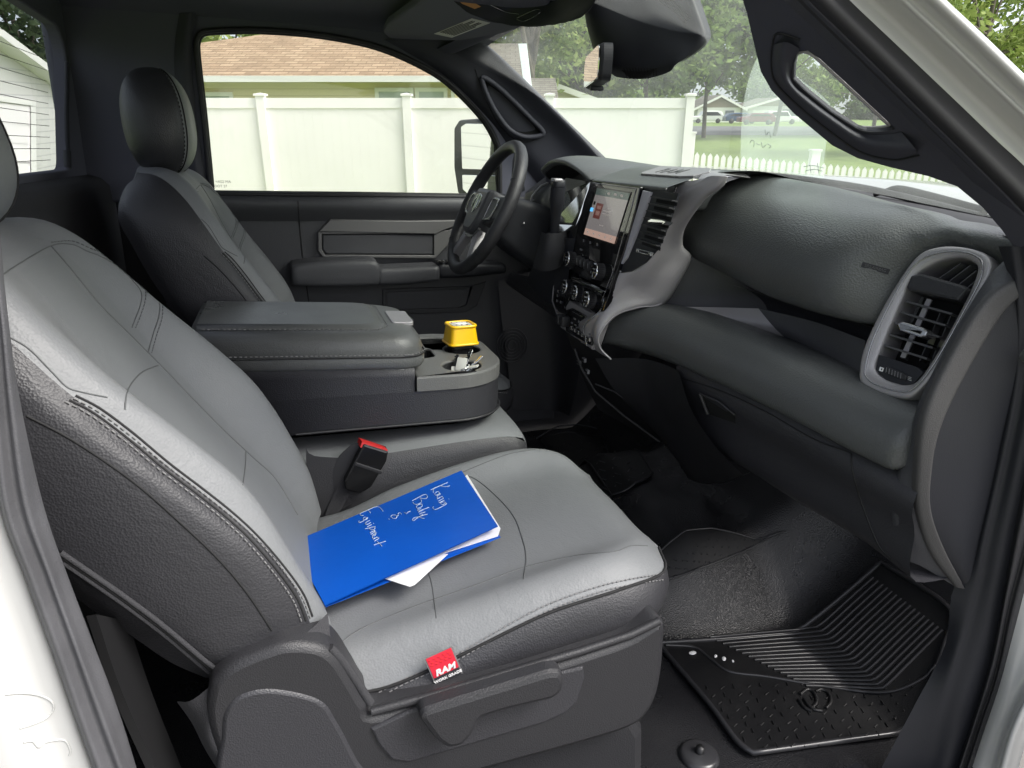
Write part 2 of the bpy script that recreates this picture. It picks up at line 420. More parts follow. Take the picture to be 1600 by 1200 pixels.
def f_siding(col, pitch):
    def fn(n, b, tc):
        c = bgcoord(n, tc); w_ = n.nodes.new('ShaderNodeTexWave'); w_.wave_type = 'BANDS'; w_.bands_direction = 'Z'; w_.wave_profile = 'SAW'
        w_.inputs['Scale'].default_value = 1/pitch*.314; n.links.new(c, w_.inputs['Vector'])
        r = n.nodes.new('ShaderNodeValToRGB'); r.color_ramp.elements[0].position = 0; r.color_ramp.elements[0].color = tuple(x*.72 for x in col)+(1,)
        r.color_ramp.elements[1].position = .12; r.color_ramp.elements[1].color = (*col, 1); n.links.new(w_.outputs['Fac'], r.inputs[0])
        n.links.new(r.outputs[0], b.inputs['Base Color'])
        bp = n.nodes.new('ShaderNodeBump'); bp.inputs['Distance'].default_value = .012; n.links.new(w_.outputs['Fac'], bp.inputs['Height']); n.links.new(bp.outputs[0], b.inputs['Normal'])
    return fn
nodes_mat('siding_yellow', f_siding((.72, .64, .42), .15)); nodes_mat('siding_white', f_siding((.62, .62, .60), .15)); nodes_mat('siding_blue', f_siding((.50, .57, .56), .12)); nodes_mat('siding_tan', f_siding((.30, .25, .20), .15))
mat('trim_white', (.78, .78, .75), .5); mat('pane_dark', (.10, .13, .14), .1); mat('curtain', (.45, .50, .50), .6)
mat('asphalt', (.13, .13, .135), .9, var=.2, vscale=.6); mat('concrete', (.20, .19, .18), .9, var=.12, vscale=1.2)
mat('bark', (.10, .085, .065), .9, var=.3, vscale=4); mat('car_white', (.75, .75, .75), .2); mat('car_blue', (.04, .08, .16), .2); mat('car_red', (.16, .03, .06), .2); mat('car_glass', (.03, .035, .04), .1)
def leafmat(name, a, b_):
    def fn(n, b, tc):
        t = n.nodes.new('ShaderNodeTexNoise'); t.inputs['Scale'].default_value = .9; t.inputs['Detail'].default_value = 4; n.links.new(tc.outputs['Object'], t.inputs['Vector'])
        r = n.nodes.new('ShaderNodeValToRGB'); r.color_ramp.elements[0].position = .35; r.color_ramp.elements[1].position = .65
        r.color_ramp.elements[0].color = (*a, 1); r.color_ramp.elements[1].color = (*b_, 1); n.links.new(t.outputs['Fac'], r.inputs[0]); n.links.new(r.outputs[0], b.inputs['Base Color'])
        b.inputs['Specular IOR Level'].default_value = .2
        tl = n.nodes.new('ShaderNodeBsdfTranslucent'); n.links.new(r.outputs[0], tl.inputs[0]); mx = n.nodes.new('ShaderNodeMixShader'); mx.inputs[0].default_value = .35
        n.links.new(b.outputs[0], mx.inputs[1]); n.links.new(tl.outputs[0], mx.inputs[2]); n.links.new(mx.outputs[0], n.nodes['Material Output'].inputs[0])
    nodes_mat(name, fn, .6)
leafmat('leaf_mid', (.11, .19, .045), (.25, .34, .09)); leafmat('leaf_dark', (.045, .075, .035), (.10, .14, .065)); leafmat('leaf_light', (.19, .27, .07), (.36, .42, .14))

g = MB(); g.add([BW(-160, -40, 0), BW(300, -40, 0), BW(300, 420, 0), BW(-160, 420, 0)], [(0, 1, 2, 3)], 'lawn'); topl(g.build('lawn'), 'mown green lawn round the truck and beyond the fences', 'ground', kind='structure')
g = MB(); g.add([BW(-3.5, -9, .012), BW(7, -9, .012), BW(7, 6.5, .012), BW(-3.5, 6.5, .012)], [(0, 1, 2, 3)], 'concrete'); topl(g.build('driveway'), 'pale concrete driveway under the truck', 'driveway', kind='structure')
g = MB(); g.add([BW(10, 58, .012), BW(150, 44, .012), BW(150, 72, .012), BW(10, 92, .012)], [(0, 1, 2, 3)], 'asphalt'); topl(g.build('road'), 'grey asphalt street beyond the lawn', 'road', kind='structure')

def shrub_tree(name, px, D, pyc, h, wd, leaf, n, size, label, cat='tree', group=None, trunk=.16, dense=1, lobes=9, seed=1, pxs=None):
    """crown of leaf faces on limbs; px/pyc say where the crown's centre stands for distance D"""
    rnd = random.Random(seed); c = BG(px, pyc, D); e = empty(name, BW(c.x, D, 0)); iv = e.matrix_basis.inverted()
    e.location = (0, 0, 0)
    tk = MB(); top = V((c.x, D, c.z)); base = V((c.x+rnd.uniform(-.3, .3), D, 0))
    path = [base, base.lerp(top, .4)+V((rnd.uniform(-.2, .2), 0, 0)), top]
    tk.tube([WB(p) for p in cr(path, 8)], [trunk*(1-.6*i/7) for i in range(8)], 'bark', 8)
    cents = []
    for i in range(lobes):
        a = rnd.uniform(0, 6.28); q = rnd.uniform(-.75, .9); rr = math.sqrt(max(0, 1-q*q))*rnd.uniform(.35, .8)
        cc = top+V((math.cos(a)*rr*wd/2, math.sin(a)*rr*wd/2, q*h/2*.75)); cents.append((cc, rnd.uniform(.28, .5)*min(wd, h)/2*1.15))
        s0 = base.lerp(top, rnd.uniform(.35, .9)); tk.tube([WB(p) for p in cr([s0, s0.lerp(cc, .5)+V((0, 0, .15)), cc], 6)], [trunk*.4*(1-.75*i/5) for i in range(6)], 'bark', 5)
    tk.build('trunk', e)
    lf = MB(); vs = []; fs = []
    for i in range(n):
        cc, r_ = rnd.choice(cents)
        d = V((rnd.gauss(0, 1), rnd.gauss(0, 1), rnd.gauss(0, 1))).normalized()*r_*(rnd.random()**.45)*(1+.25*rnd.gauss(0, .5))
        p = cc+d; s_ = size*rnd.uniform(.6, 1.3); u = V((rnd.gauss(0, 1), rnd.gauss(0, 1), rnd.gauss(0, .7))).normalized(); v_ = u.cross(V((rnd.gauss(0, 1), rnd.gauss(0, 1), rnd.gauss(0, 1)))).normalized()
        k = len(vs); vs += [WB(p-u*s_), WB(p+v_*s_*.5), WB(p+u*s_), WB(p-v_*s_*.5)]; fs.append((k, k+1, k+2, k+3))
    lf.add(vs, fs, leaf, False); lf.build('crown', e)
    return topl(e, label, cat, group)

# --- tall white vinyl fence
DF = 11.9; FT = BG(500, 152, DF).z
tf = empty('vinyl_fence', (0, 0, 0)); topl(tf, 'tall solid white vinyl privacy fence in front of the yellow house', 'fence')
posts = [bx_(p, DF, 240) for p in (-2500, -2276, -2052, -1828, -1604, -1380, -1156, -930, -706, -482, -258, -34, 190, 418, 640, 857, 1071)]
for i, x in enumerate(posts):
    m = MB(); bbox(m, x-.065, x+.065, DF-.065, DF+.065, 0, FT+.02, 'vinyl')
    z = FT+.02; vs = [BW(x+a*.085, DF+b*.085, z+h) for h in (0, .03) for a, b in ((-1, -1), (1, -1), (1, 1), (-1, 1))]+[BW(x, DF, z+.045)]
    m.add(vs, [(0, 1, 5, 4), (1, 2, 6, 5), (2, 3, 7, 6), (3, 0, 4, 7), (4, 5, 8), (5, 6, 8), (6, 7, 8), (7, 4, 8), (3, 2, 1, 0)], 'vinyl', False); m.build('post', tf)
for a, b in zip(posts, posts[1:]):
    m = MB(); bbox(m, a+.066, b-.066, DF-.03, DF+.03, FT-.16, FT-.01, 'vinyl'); m.build('rail', tf); m = MB(); bbox(m, a+.066, b-.066, DF-.03, DF+.03, .05, .2, 'vinyl'); m.build('rail', tf)
    m = MB(); n_ = int((b-a)/.152); st = (b-a-.132)/n_
    for k in range(n_):
        x0 = a+.066+k*st; bbox(m, x0+.0003, x0+st-.0003, DF-.011, DF+.011, .201, FT-.161, 'vinyl')
    bbox(m, a+.066, b-.066, DF+.001, DF+.009, .202, FT-.162, 'vinyl'); m.build('panel', tf)
# --- picket fence
pf = empty('picket_fence', (0, 0, 0)); topl(pf, 'low white picket fence running off beyond the end of the tall fence', 'fence')
pa, pb = V((bx_(1079, 12.2, 240), 12.2)), V((bx_(1600, 11.6, 290), 11.6))
PHa, PHb = BG(1079, 237, 12.2).z, BG(1600, 283, 11.6).z; nP = 50
for k in range(nP):
    q = pa.lerp(pb, k/(nP-1)); m = MB(); PH = PHa+(PHb-PHa)*k/(nP-1)
    w_ = .036; vs = [BW(q.x+a*w_, q.y+b, z) for b in (-.01, .01) for a, z in ((-1, .08), (1, .08), (1, PH-.05), (0, PH), (-1, PH-.05))]
    m.add(vs, [(0, 1, 2, 3, 4), (9, 8, 7, 6, 5)]+[(i, 5+i, 5+(i+1) % 5, (i+1) % 5) for i in range(5)], 'vinyl', False); m.build('picket', pf)
for z in (.25, .74):
    m = MB(); a, b = pa, pb; vs = [BW(p.x, p.y+o_, z*q_+h) for p, q_ in ((a, PHa), (b, PHb)) for o_ in (.012, .05) for h in (0, .09)]
    m.add(vs, [(0, 1, 3, 2), (4, 6, 7, 5), (0, 4, 5, 1), (2, 3, 7, 6), (0, 2, 6, 4), (1, 5, 7, 3)], 'vinyl', False); m.build('rail', pf)
for t_, hh in ((0, PHa+.28), (.385, (PHa+PHb)/2+.22), (.8, PHb+.2)):
    q = pa.lerp(pb, t_); m = MB(); bbox(m, q.x-.07, q.x+.07, q.y-.06+.11, q.y+.18, 0, hh, 'vinyl'); bbox(m, q.x-.085, q.x+.085, q.y+.035, q.y+.195, hh, hh+.03, 'vinyl'); m.build('post', pf)

# --- yellow house
def quad(mb, ps, m, th=0):
    mb.add([WB(p) for p in ps], [tuple(range(len(ps)))], m, False)
yh = empty('house', (0, 0, 0)); topl(yh, 'pale yellow sided house with brown shingled hip roof behind the tall fence', 'house')
D1 = 18.; ex0, ex1 = bx_(-60, D1), bx_(742, D1); ez = BG(500, 124, D1).z
m = MB(); bbox(m, ex0+.5, ex1-.5, D1+.5, D1+9, 0, ez+.02, 'siding_yellow'); m.build('wall', yh)
rz = BG(480, 45, D1+5).z; rx0, rx1 = bx_(474, D1+5, 45), bx_(600, D1+5, 45)
m = MB()
A = (ex0, D1, ez+.06); B = (ex1, D1, ez+.06); C_ = (rx1, D1+5, rz); D_ = (rx0, D1+5, rz); E_ = (ex0, D1+10, ez+.06); G_ = (ex1, D1+10, ez+.06)
for q in ((A, B, C_, D_), (B, G_, C_), (E_, A, D_), (G_, E_, D_, C_)): quad(m, q, 'shingle')
quad(m, (A, E_, G_, B), 'trim_white'); m.build('roof', yh)
m = MB(); bbox(m, ex0, ex1, D1-.1, D1-.002, ez-.06, ez+.075, 'trim_white'); m.build('gutter', yh)
for a, b, t_, bt in ((312, 368, 144, 190), (588, 648, 137, 190), (650, 700, 137, 190)):
    x0, x1 = bx_(a, D1+.5), bx_(b, D1+.5); z1 = BG(500, t_, D1+.5).z; z0 = z1-1.2
    m = MB(); W = .09
    for q in ((x0, x1, z1-W, z1), (x0, x1, z0, z0+W), (x0, x0+W, z0+W, z1-W), (x1-W, x1, z0+W, z1-W)): bbox(m, q[0], q[1], D1+.44, D1+.51, q[2], q[3], 'trim_white')
    f_ = m.build('window', yh)
    m = MB(); bbox(m, x0+W, x1-W, D1+.48, D1+.495, z0+W, z1-W, 'curtain'); m.build('pane', f_)
m = MB(); x = bx_(709, D1+.5); bbox(m, x-.05, x+.03, D1+.40, D1+.47, 0, ez-.06, 'trim_white'); m.build('downspout', yh)
# --- grey roofed house right of it
gh = empty('house', (0, 0, 0)); topl(gh, 'grey shingled gable house with pale blue siding seen through the windshield left', 'house')
D2 = 23.; x0, x1 = bx_(640, D2), bx_(834, D2); z0 = BG(700, 150, D2).z; z1 = BG(700, 68, D2+3.5).z
m = MB(); bbox(m, x0+.3, x1-.25, D2+.4, D2+6.6, 0, z0, 'siding_blue'); quad(m, ((x1-.25, D2+.4, z0), (x1-.25, D2+6.6, z0), (x1-.25, D2+3.5, z1-.1)), 'siding_blue'); m.build('wall', gh)
m = MB()
for sx in (0,):
    quad(m, ((x0, D2, z0-.05), (x1-.25, D2, z0-.05), (x1-.25-.2, D2+3.5, z1), (x0, D2+3.5, z1)), 'shingle_grey'); quad(m, ((x0, D2+7, z0-.05), (x1-.25, D2+7, z0-.05), (x1-.45, D2+3.5, z1), (x0, D2+3.5, z1)), 'shingle_grey')
m.build('roof', gh)
m = MB(); quad(m, ((x1-.25, D2, z0-.3), (x1+.02, D2+.2, z0-.3), (x1-.16, D2+3.5, z1), (x1-.45, D2+3.5, z1)), 'siding_blue'); m.build('gable_trim', gh)
m = MB(); xa, xb = bx_(826, D2+2), bx_(872, D2+2); za, zb = BG(840, 153, D2+2).z, BG(840, 122, D2+4).z
quad(m, ((xa, D2+2, za), (xb, D2+2, za), (xb, D2+4, zb), (xa, D2+4, zb)), 'shingle_grey'); bbox(m, xa, xb, D2+2.1, D2+4, 0, za, 'siding_tan'); m.build('porch', gh)
# --- low cream house further right
ch = empty('house', (0, 0, 0)); topl(ch, 'low cream house with sloping roof edge behind the fence end, under the trees', 'house')
D3 = 34.; xa, xb = bx_(858, D3), bx_(940, D3); zt, zl = BG(860, 126, D3).z, BG(940, 156, D3).z
m = MB(); m.add([BW(xa, D3+.2, 0), BW(xb, D3+.2, 0), BW(xb, D3+.2, zl-.2), BW(xa, D3+.2, zt-.2)], [(0, 1, 2, 3)], 'siding_yellow'); bbox(m, xa, xb, D3+.21, D3+5, 0, zl-.3, 'siding_yellow'); m.build('wall', ch)
m = MB(); quad(m, ((xa, D3-.2, zt), (xb, D3-.2, zl), (xb, D3+6, zl), (xa, D3+6, zt)), 'shingle_grey'); quad(m, ((xa, D3-.2, zt-.25), (xb, D3-.2, zl-.25), (xb, D3-.2, zl), (xa, D3-.2, zt)), 'trim_white'); m.build('roof', ch)
# --- far gable house and the pale one beside it
def far_house(px0, px1, pyr, pye, D, wallm, roofm, label, door=True):
    h_ = empty('house', (0, 0, 0)); x0, x1 = bx_(px0, D), bx_(px1, D); ze = BG(1100, pye, D).z; zr = BG(1100, pyr, D).z; xm = (x0+x1)/2
    m = MB(); bbox(m, x0+.5, x1-.5, D+.3, D+10, 0, ze, wallm); quad(m, ((x0+.5, D+.3, ze), (x1-.5, D+.3, ze), (xm, D+.3, zr-.4)), 'siding_tan'); m.build('wall', h_)
    m = MB()
    for q in (((x0-.4, D-.3, ze-.2), (xm, D-.3, zr), (xm, D+11, zr), (x0-.4, D+11, ze-.2)), ((x1+.4, D-.3, ze-.2), (xm, D-.3, zr), (xm, D+11, zr), (x1+.4, D+11, ze-.2))): quad(m, q, roofm)
    for s_, xx in ((-1, x0-.4), (1, x1+.4)): quad(m, ((xx, D-.32, ze-.55), (xm, D-.32, zr-.35), (xm, D-.32, zr), (xx, D-.32, ze-.2)), 'trim_white')
    m.build('roof', h_)
    if door:
        m = MB(); bbox(m, x0+1.2, xm-.6, D+.2, D+.29, 0, ze*.75, 'trim_white'); m.build('garage_door', h_)
        m = MB(); bbox(m, xm+1, x1-1.5, D+.2, D+.29, ze*.35, ze*.8, 'pane_dark'); m.build('window', h_)
    return topl(h_, label, 'house')
far_house(1086, 1163, 148, 168, 118, 'trim_white', 'shingle_grey', 'distant gabled house with brown gable and white garage across the street')
far_house(1166, 1262, 152, 166, 124, 'siding_white', 'shingle_grey', 'distant low pale house behind the parked cars, right of the brown gable')
def car(px, D, col, flip, label, L=4.7, suv=True):
    e = empty('parked_car', (0, 0, 0)); x0 = bx_(px, D); H = 1.7 if suv else 1.45
    pr = [(0, .35), (.02, .8), (.1, .95), (1.1, 1.02), (1.6, H-.05), (1.9, H), (3.6, H), (4.2, H-.1), (4.55, 1.05), (4.68, .9), (4.7, .35)]
    if flip: pr = [(4.7-a, b) for a, b in pr][::-1]
    m = MB(); o = BW(x0, D, 0); fr = (o, BX, BZ, BX.cross(BZ)); m.plate([V(p) for p in pr], fr, 1.75, col, bev=.12); b_ = m.build('body', e)
    gl_ = [(1.3, 1.05), (1.7, H-.15), (3.6, H-.15), (4.2, 1.05)]
    if flip: gl_ = [(4.7-a, b) for a, b in gl_][::-1]
    m = MB(); m.plate([V(p) for p in gl_], (BW(x0, D-1.752, 0), BX, BZ, BX.cross(BZ)), .01, 'car_glass'); m.build('window', e)
    for wx in (.85, 3.75):
        m = MB(); m.lathe([(0, 0), (.2, 0), (.22, .02), (.34, .02), (.34, .24), (0, .24)], BW(x0+wx, D-1.78, .34), BY, 'rubber', 16); m.build('wheel', e)
    return topl(e, label, 'car', 'cars parked across the street')
car(1079, 112, 'car_white', False, 'white car parked on the grass strip before the brown gabled house')
car(1130, 108, 'car_blue', True, 'dark blue car parked between the white and the maroon ones', suv=False)
car(1152, 100, 'car_red', False, 'dark maroon car parked right of the blue one', suv=False)
car(1190, 104, 'car_white', True, 'white car parked before the low pale house')
# --- white garage behind the truck, seen through the rear window
gg = empty('garage', (0, 0, 0)); topl(gg, 'white sided garage with gable roof seen through the rear window', 'garage')
ga, gb = (-330, 6.2), (104, 11.4)
gA, gB = BG(-330, -150, 6.2), BG(104, 150, 11.4)
WA, WBt = BW(gA.x, 6.2, 0), BW(gB.x, 11.4, 0); TA, TB_ = BW(gA.x, 6.2, gA.z), BW(gB.x, 11.4, gB.z)
gn = (WBt-WA).cross(BZ).normalized(); off_ = -gn*3 if gn.dot(CAM-WA) > 0 else gn*3; gnf = -off_.normalized()
m = MB(); m.add([WA, WBt, TB_, TA, WA+off_, WBt+off_, TB_+off_, TA+off_], [(0, 1, 2, 3), (1, 5, 6, 2), (5, 4, 7, 6)], 'siding_white', False); m.build('wall', gg)
m = MB(); e1_ = BZ*.10; f1_ = gnf*.22
m.add([TA+f1_, TB_+f1_, TB_+f1_+e1_, TA+f1_+e1_, TA+off_+e1_, TB_+off_+e1_, TA+off_, TB_+off_], [(0, 1, 2, 3), (3, 2, 5, 4), (0, 6, 7, 1)], ['trim_white', 'shingle_grey', 'trim_white'], False); m.build('roof', gg)
def gp(a_, b_, l=.03): return onpl(a_, b_, WA+gnf*l, gnf)
m = MB(); 
for q in (((-60, 141), (56, 158), (56, 166), (-60, 150)), ((48, 166), (56, 167), (58, 330), (49, 330))): m.add([gp(*p) for p in q]+[gp(p[0], p[1], .003) for p in q], [(0, 1, 2, 3), (0, 4, 5, 1), (1, 5, 6, 2), (2, 6, 7, 3), (3, 7, 4, 0)], 'trim_white', False)
m.build('door_frame', gg)
m = MB()
for k in range(5): y0, y1 = 152+k*34, 152+k*34+32; m.add([gp(-60, y0, .012), gp(47, y0+14-k*5, .012), gp(48, y1+14-k*5, .012), gp(-60, y1, .012)], [(0, 1, 2, 3)], 'vinyl', False)
m.build('garage_door', gg)
# --- trees
TR = 'trees beyond the fences'
shrub_tree('tree', 350, 34, 60, 6, 12, 'leaf_light', 5000, .2, 'leafy tree rising behind the left end of the yellow house roof', group=TR, seed=1)
shrub_tree('tree', 620, 36, 20, 8, 12, 'leaf_mid', 3000, .2, 'tall tree behind the ridge of the yellow house', group=TR, seed=2)
shrub_tree('tree', 800, 34, 30, 7, 7, 'leaf_mid', 5000, .17, 'tree crown above the grey gable roof', group=TR, seed=3)
shrub_tree('tree', 838, 30, -60, 9, 12, 'leaf_light', 5000, .18, 'tall tree with thick straight trunk right of the grey gable', group=TR, trunk=.34, seed=4)
shrub_tree('tree', 920, 42, 20, 11, 9, 'leaf_light', 4200, .22, 'forked tree with sky showing through its crown behind the mirror', group=TR, trunk=.3, seed=5)
shrub_tree('tree', 905, 46, 130, 4.5, 8, 'leaf_light', 4500, .2, 'low bright shrubby tree over the cream house', group=TR, seed=15)
shrub_tree('tree', 1010, 44, 45, 9.5, 14, 'leaf_mid', 11000, .24, 'broad green tree behind the middle of the windshield', group=TR, seed=6)
shrub_tree('tree', 1120, 52, 20, 11, 16, 'leaf_mid', 12000, .26, 'wide green tree above the distant brown gabled house', group=TR, seed=7)
shrub_tree('tree', 1240, 56, 5, 13, 19, 'leaf_mid', 11000, .3, 'large tree behind the grab handle opening', group=TR, seed=8)
shrub_tree('tree', 1390, 60, 60, 15, 24, 'leaf_mid', 9000, .36, 'large spreading tree hidden mostly by the near pillar', group=TR, seed=9)
shrub_tree('tree', 1560, 30, -30, 8, 10, 'leaf_light', 7000, .15, 'bright leafy tree over the near white pillar, top right corner', group=TR, seed=10)
shrub_tree('tree', 1625, 40, 80, 4.5, 5, 'leaf_light', 3000, .15, 'small bright tree low at the right edge', group=TR, seed=11)
shrub_tree('tree', 20, 24, 30, 9, 9, 'leaf_dark', 8000, .17, 'dark tree behind the white garage on the left', group=TR, seed=12)
shrub_tree('tree', -140, 26, 0, 12, 10, 'leaf_dark', 4000, .2, 'dark tree at the far left behind the garage ridge', group=TR, seed=13)
shrub_tree('tree', 120, 30, 70, 8, 7, 'leaf_dark', 3000, .18, 'dark tree right of the white garage', group=TR, seed=14)
for i, (px_, D, py_, hh, ww) in enumerate(((900, 150, 150, 14, 34), (1080, 165, 146, 17, 32), (1230, 160, 146, 15, 34), (1400, 150, 140, 14, 40))):
    shrub_tree('tree', px_, D, py_, hh, ww, 'leaf_mid', 4500, .7, ['hazy far tree row left of the distant gabled house', 'far tree mass right behind the distant gabled house', 'far tree mass behind the low pale house', 'far tree mass at the right beyond the picket fence'][i], group='far trees across the street', seed=30+i, trunk=.4, lobes=16)
# ------------------------------------------------------------------ the truck
T = empty('pickup_truck', (0, 0, 0))
topl(T, 'white pickup truck seen through its open passenger door, with grey seats and black dashboard', 'truck')
def pxplate(mb, poly, o, n, th, m, holes=(), bev=.002, r=0, m2=None, up=V((0, 0, 1)), seg=4, lift=0, hr=0, smooth=0):
    n = V(n).normalized(); u = up.cross(n).normalized(); v = n.cross(u); o = V(o)+n*lift
    def c(ps, rr):
        q = [];
        for a, b in ps: p = onpl(a, b, o, n)-o; q.append(V((p.dot(u), p.dot(v))))
        if smooth: q = [V((p.x, p.y)) for p in closed_cr([V((p.x, p.y, 0)) for p in q], smooth)]
        return round_poly(q, rr, seg) if rr else q
    mb.plate(c(poly, r), (o-n*th, u, v, n), th, m, [c(h, hr) for h in holes], bev, m2, smooth=bool(smooth)); return (o, u, v, n)
def xz(ps, y): return [V((Y(a, b, y).x, Y(a, b, y).z)) for a, b in ps]
XZ = lambda y: (V((0, y, 0)), V((1, 0, 0)), V((0, 0, 1)), V((0, -1, 0)))
# --- floor
def hump(x, y):
    h = 0
    if .42 < y < 1.26:
        t = min((y-.42)/.2, (1.26-y)/.2, 1); h = .17*(t*t*(3-2*t))*min(1, max(0, (x-.5)/.35))
    t = max(0, (x-1.02)/.5); h = max(h, 0)+ (t**1.15)*.55
    return h
m = MB(); rows = []
for i in range(70):
    x = -.5+2.15*i/69
    rows.append([V((x, y_, hump(x, y_)+.004*math.sin(x*23+y_*9)*math.sin(y_*17))) for y_ in [-.02+1.72*j/70 for j in range(71)]])
m.grid(rows, 'carpet'); m.build('floor', T)
FB = m.bvh()
# --- floor mats
def fl(px, py, dz=0):
    h = hit(FB, px, py); return h+V((0, 0, dz))
def matpoly(mb, poly, m_, th=.008, rim=.0055, n=26):
    """a mat draped on the floor: outline traced, filled by a fan of rows"""
    L = cr([fl(*p, th) for p in poly[0]], n); Rr = cr([fl(*p, th) for p in poly[1]], n)
    rows = []
    for a, b in zip(L, Rr):
        q = []
        for k in range(17):
            p = a.lerp(b, k/16); p.z = hump(p.x, p.y)+th+.002; q.append(p)
        rows.append(q)
    mb.grid(rows, m_)
    e = [r[0] for r in rows]+rows[-1][1:]+[r[-1] for r in rows][::-1][1:]+rows[0][::-1][1:-1]
    if rim: mb.tube([p+V((0, 0, .001)) for p in e], rim, 'mat_rim', 6, closed=True)
    return rows
mt = MB()
rows = matpoly(mt, ([(1030, 1008), (1060, 1050), (1110, 1110), (1150, 1165), (1175, 1185)], [(1375, 885), (1480, 955), (1475, 1010), (1450, 1080), (1435, 1130)]), 'mat_rubber')
BV = mt.bvh()
# ribbed toe section and its border
for k in range(16):
    t = k/15
    a = (1075+(1175)*0+t*0, 0)
    p0 = (1109+t*150, 996+t*76); p1 = (1278+t*102, 980+t*96); p2 = (1365+t*108, 902+t*82)
    f2_ = lambda a, b, s: (a[0]+(b[0]-a[0])*s, a[1]+(b[1]-a[1])*s)
    tr = trace(BV, [p0, f2_(p0, p1, .5), f2_(p0, p1, .93), f2_(p1, p2, .07), f2_(p1, p2, .5), p2], 30, .001)
    if len(tr) > 3: mt.tube(tr, .0032, 'mat_rim', 5)
tr = trace(BV, [(1040, 1008), (1085, 1012), (1110, 1030), (1140, 1050), (1200, 1058), (1300, 1075), (1385, 1082), (1440, 1062), (1462, 1040)], 60, .001)
mt.tube(tr, .003, 'mat_rim', 6)
for i in range(9):
    for j in range(16):
        px_ = 1105+j*21-i*2+9*(i % 2); py_ = 1078+i*12+j*(-1)
        h = hit(BV, px_, py_, .001)
        if h and px_ > 1070+i*13 and px_ < 1440-i*6: mt.tube([h, h+V((.010, .004, 0))] if (i+j) % 2 else [h, h+V((.004, .010, 0))], .0014, 'mat_rubber', 4)
# ram head emblem: moulded curls
for q in ([(1250, 1086), (1262, 1078), (1272, 1084), (1276, 1098), (1268, 1108)], [(1290, 1108), (1298, 1098), (1294, 1084), (1282, 1078), (1274, 1082)], [(1256, 1092), (1262, 1102), (1272, 1110), (1284, 1112)], [(1248, 1094), (1256, 1106), (1268, 1113)]):
    tr = trace(BV, q, 14, .002)
    if len(tr) > 2: mt.tube(tr, .0035, 'mat_rubber', 6)
mt.build('floor_mat', T, 'black ribbed rubber mat in the passenger footwell')
for lab, pl in (('black rubber mat strip on the middle of the floor', ([(1010, 905), (1020, 880), (1040, 858), (1070, 838), (1110, 834)], [(1042, 912), (1090, 896), (1150, 872), (1190, 852), (1225, 836)])),
                ('black rubber mat on the driver side floor', ([(845, 690), (870, 683), (900, 680), (940, 685)], [(955, 778), (980, 768), (1005, 755), (1020, 745)]))):
    m2 = MB(); matpoly(m2, pl, 'matte_black', rim=.0025); bv2 = m2.bvh()
    c = pl
    for i in range(6):
        for j in range(7):
            a = V(c[0][0]).lerp(V(c[0][-1]), (i+.7)/6.5); b = V(c[1][0]).lerp(V(c[1][-1]), (i+.7)/6.5); p = a.lerp(b, (j+.7)/7.5); h = hit(bv2, p.x, p.y, .001)
            if h: m2.tube([h, h+V((.012, .012, .001)) if (i+j) % 2 else h+V((-.012, .012, .001))], .0015, 'mat_rim', 4)
    m2.build('floor_mat', T, lab)
m2 = MB(); h = fl(1092, 1183, .004); m2.lathe([(0, .008), (.028, .007), (.034, .003), (.035, -.002)], h, (0, 0, 1), 'mat_rim'); m2.lathe([(0, .02), (.007, .019), (.008, .006)], h, (0, 0, 1), 'mat_rubber'); m2.build('mat_clip', T)
# --- roof, rear wall, side rails
def roofz(x, y):
    t = abs((y-.84)/.86); return 1.372-.05*t**12-.006*t*t-.052*max(0, (x-.2)/.4)**2
m = MB(); rows = [[V((x, y_, roofz(x, y_))) for y_ in [-.01+1.70*j/40 for j in range(41)]] for x in [-.56+1.18*i/24 for i in range(25)]]
m.grid(rows, 'headliner'); rows2 = [[p+V((0, 0, .05)) for p in r] for r in rows]; m.grid(rows2, 'paint')
e = [r[0] for r in rows]; f_ = [r[0] for r in rows2]; m.grid([e, f_], 'paint'); e = rows[-1]; f_ = rows2[-1]; m.grid([e, f_], 'paint')
m.build('roof', T)
m = MB()   # rear wall with window
hole = [V((.10, .935)), V((1.475, .935)), V((1.60, 1.0)) if False else V((1.50, .95)), V((1.655, 1.255)), V((1.60, 1.285)), V((.08, 1.285)), V((.03, 1.25))]
hole = [V((p[0], p[1])) for p in ((.10, .925), (1.49, .932), (1.64, 1.225), (1.60, 1.28), (.9, 1.30), (.08, 1.285), (.05, 1.22))]
YZ = lambda x: (V((x, 0, 0)), V((0, 1, 0)), V((0, 0, 1)), V((1, 0, 0)))
m.plate([V((-.02, -.02)), V((1.72, -.02)), V((1.72, 1.38)), V((-.02, 1.38))], YZ(-.535), .03, 'headliner', [round_poly(hole, .03)], bev=.006)
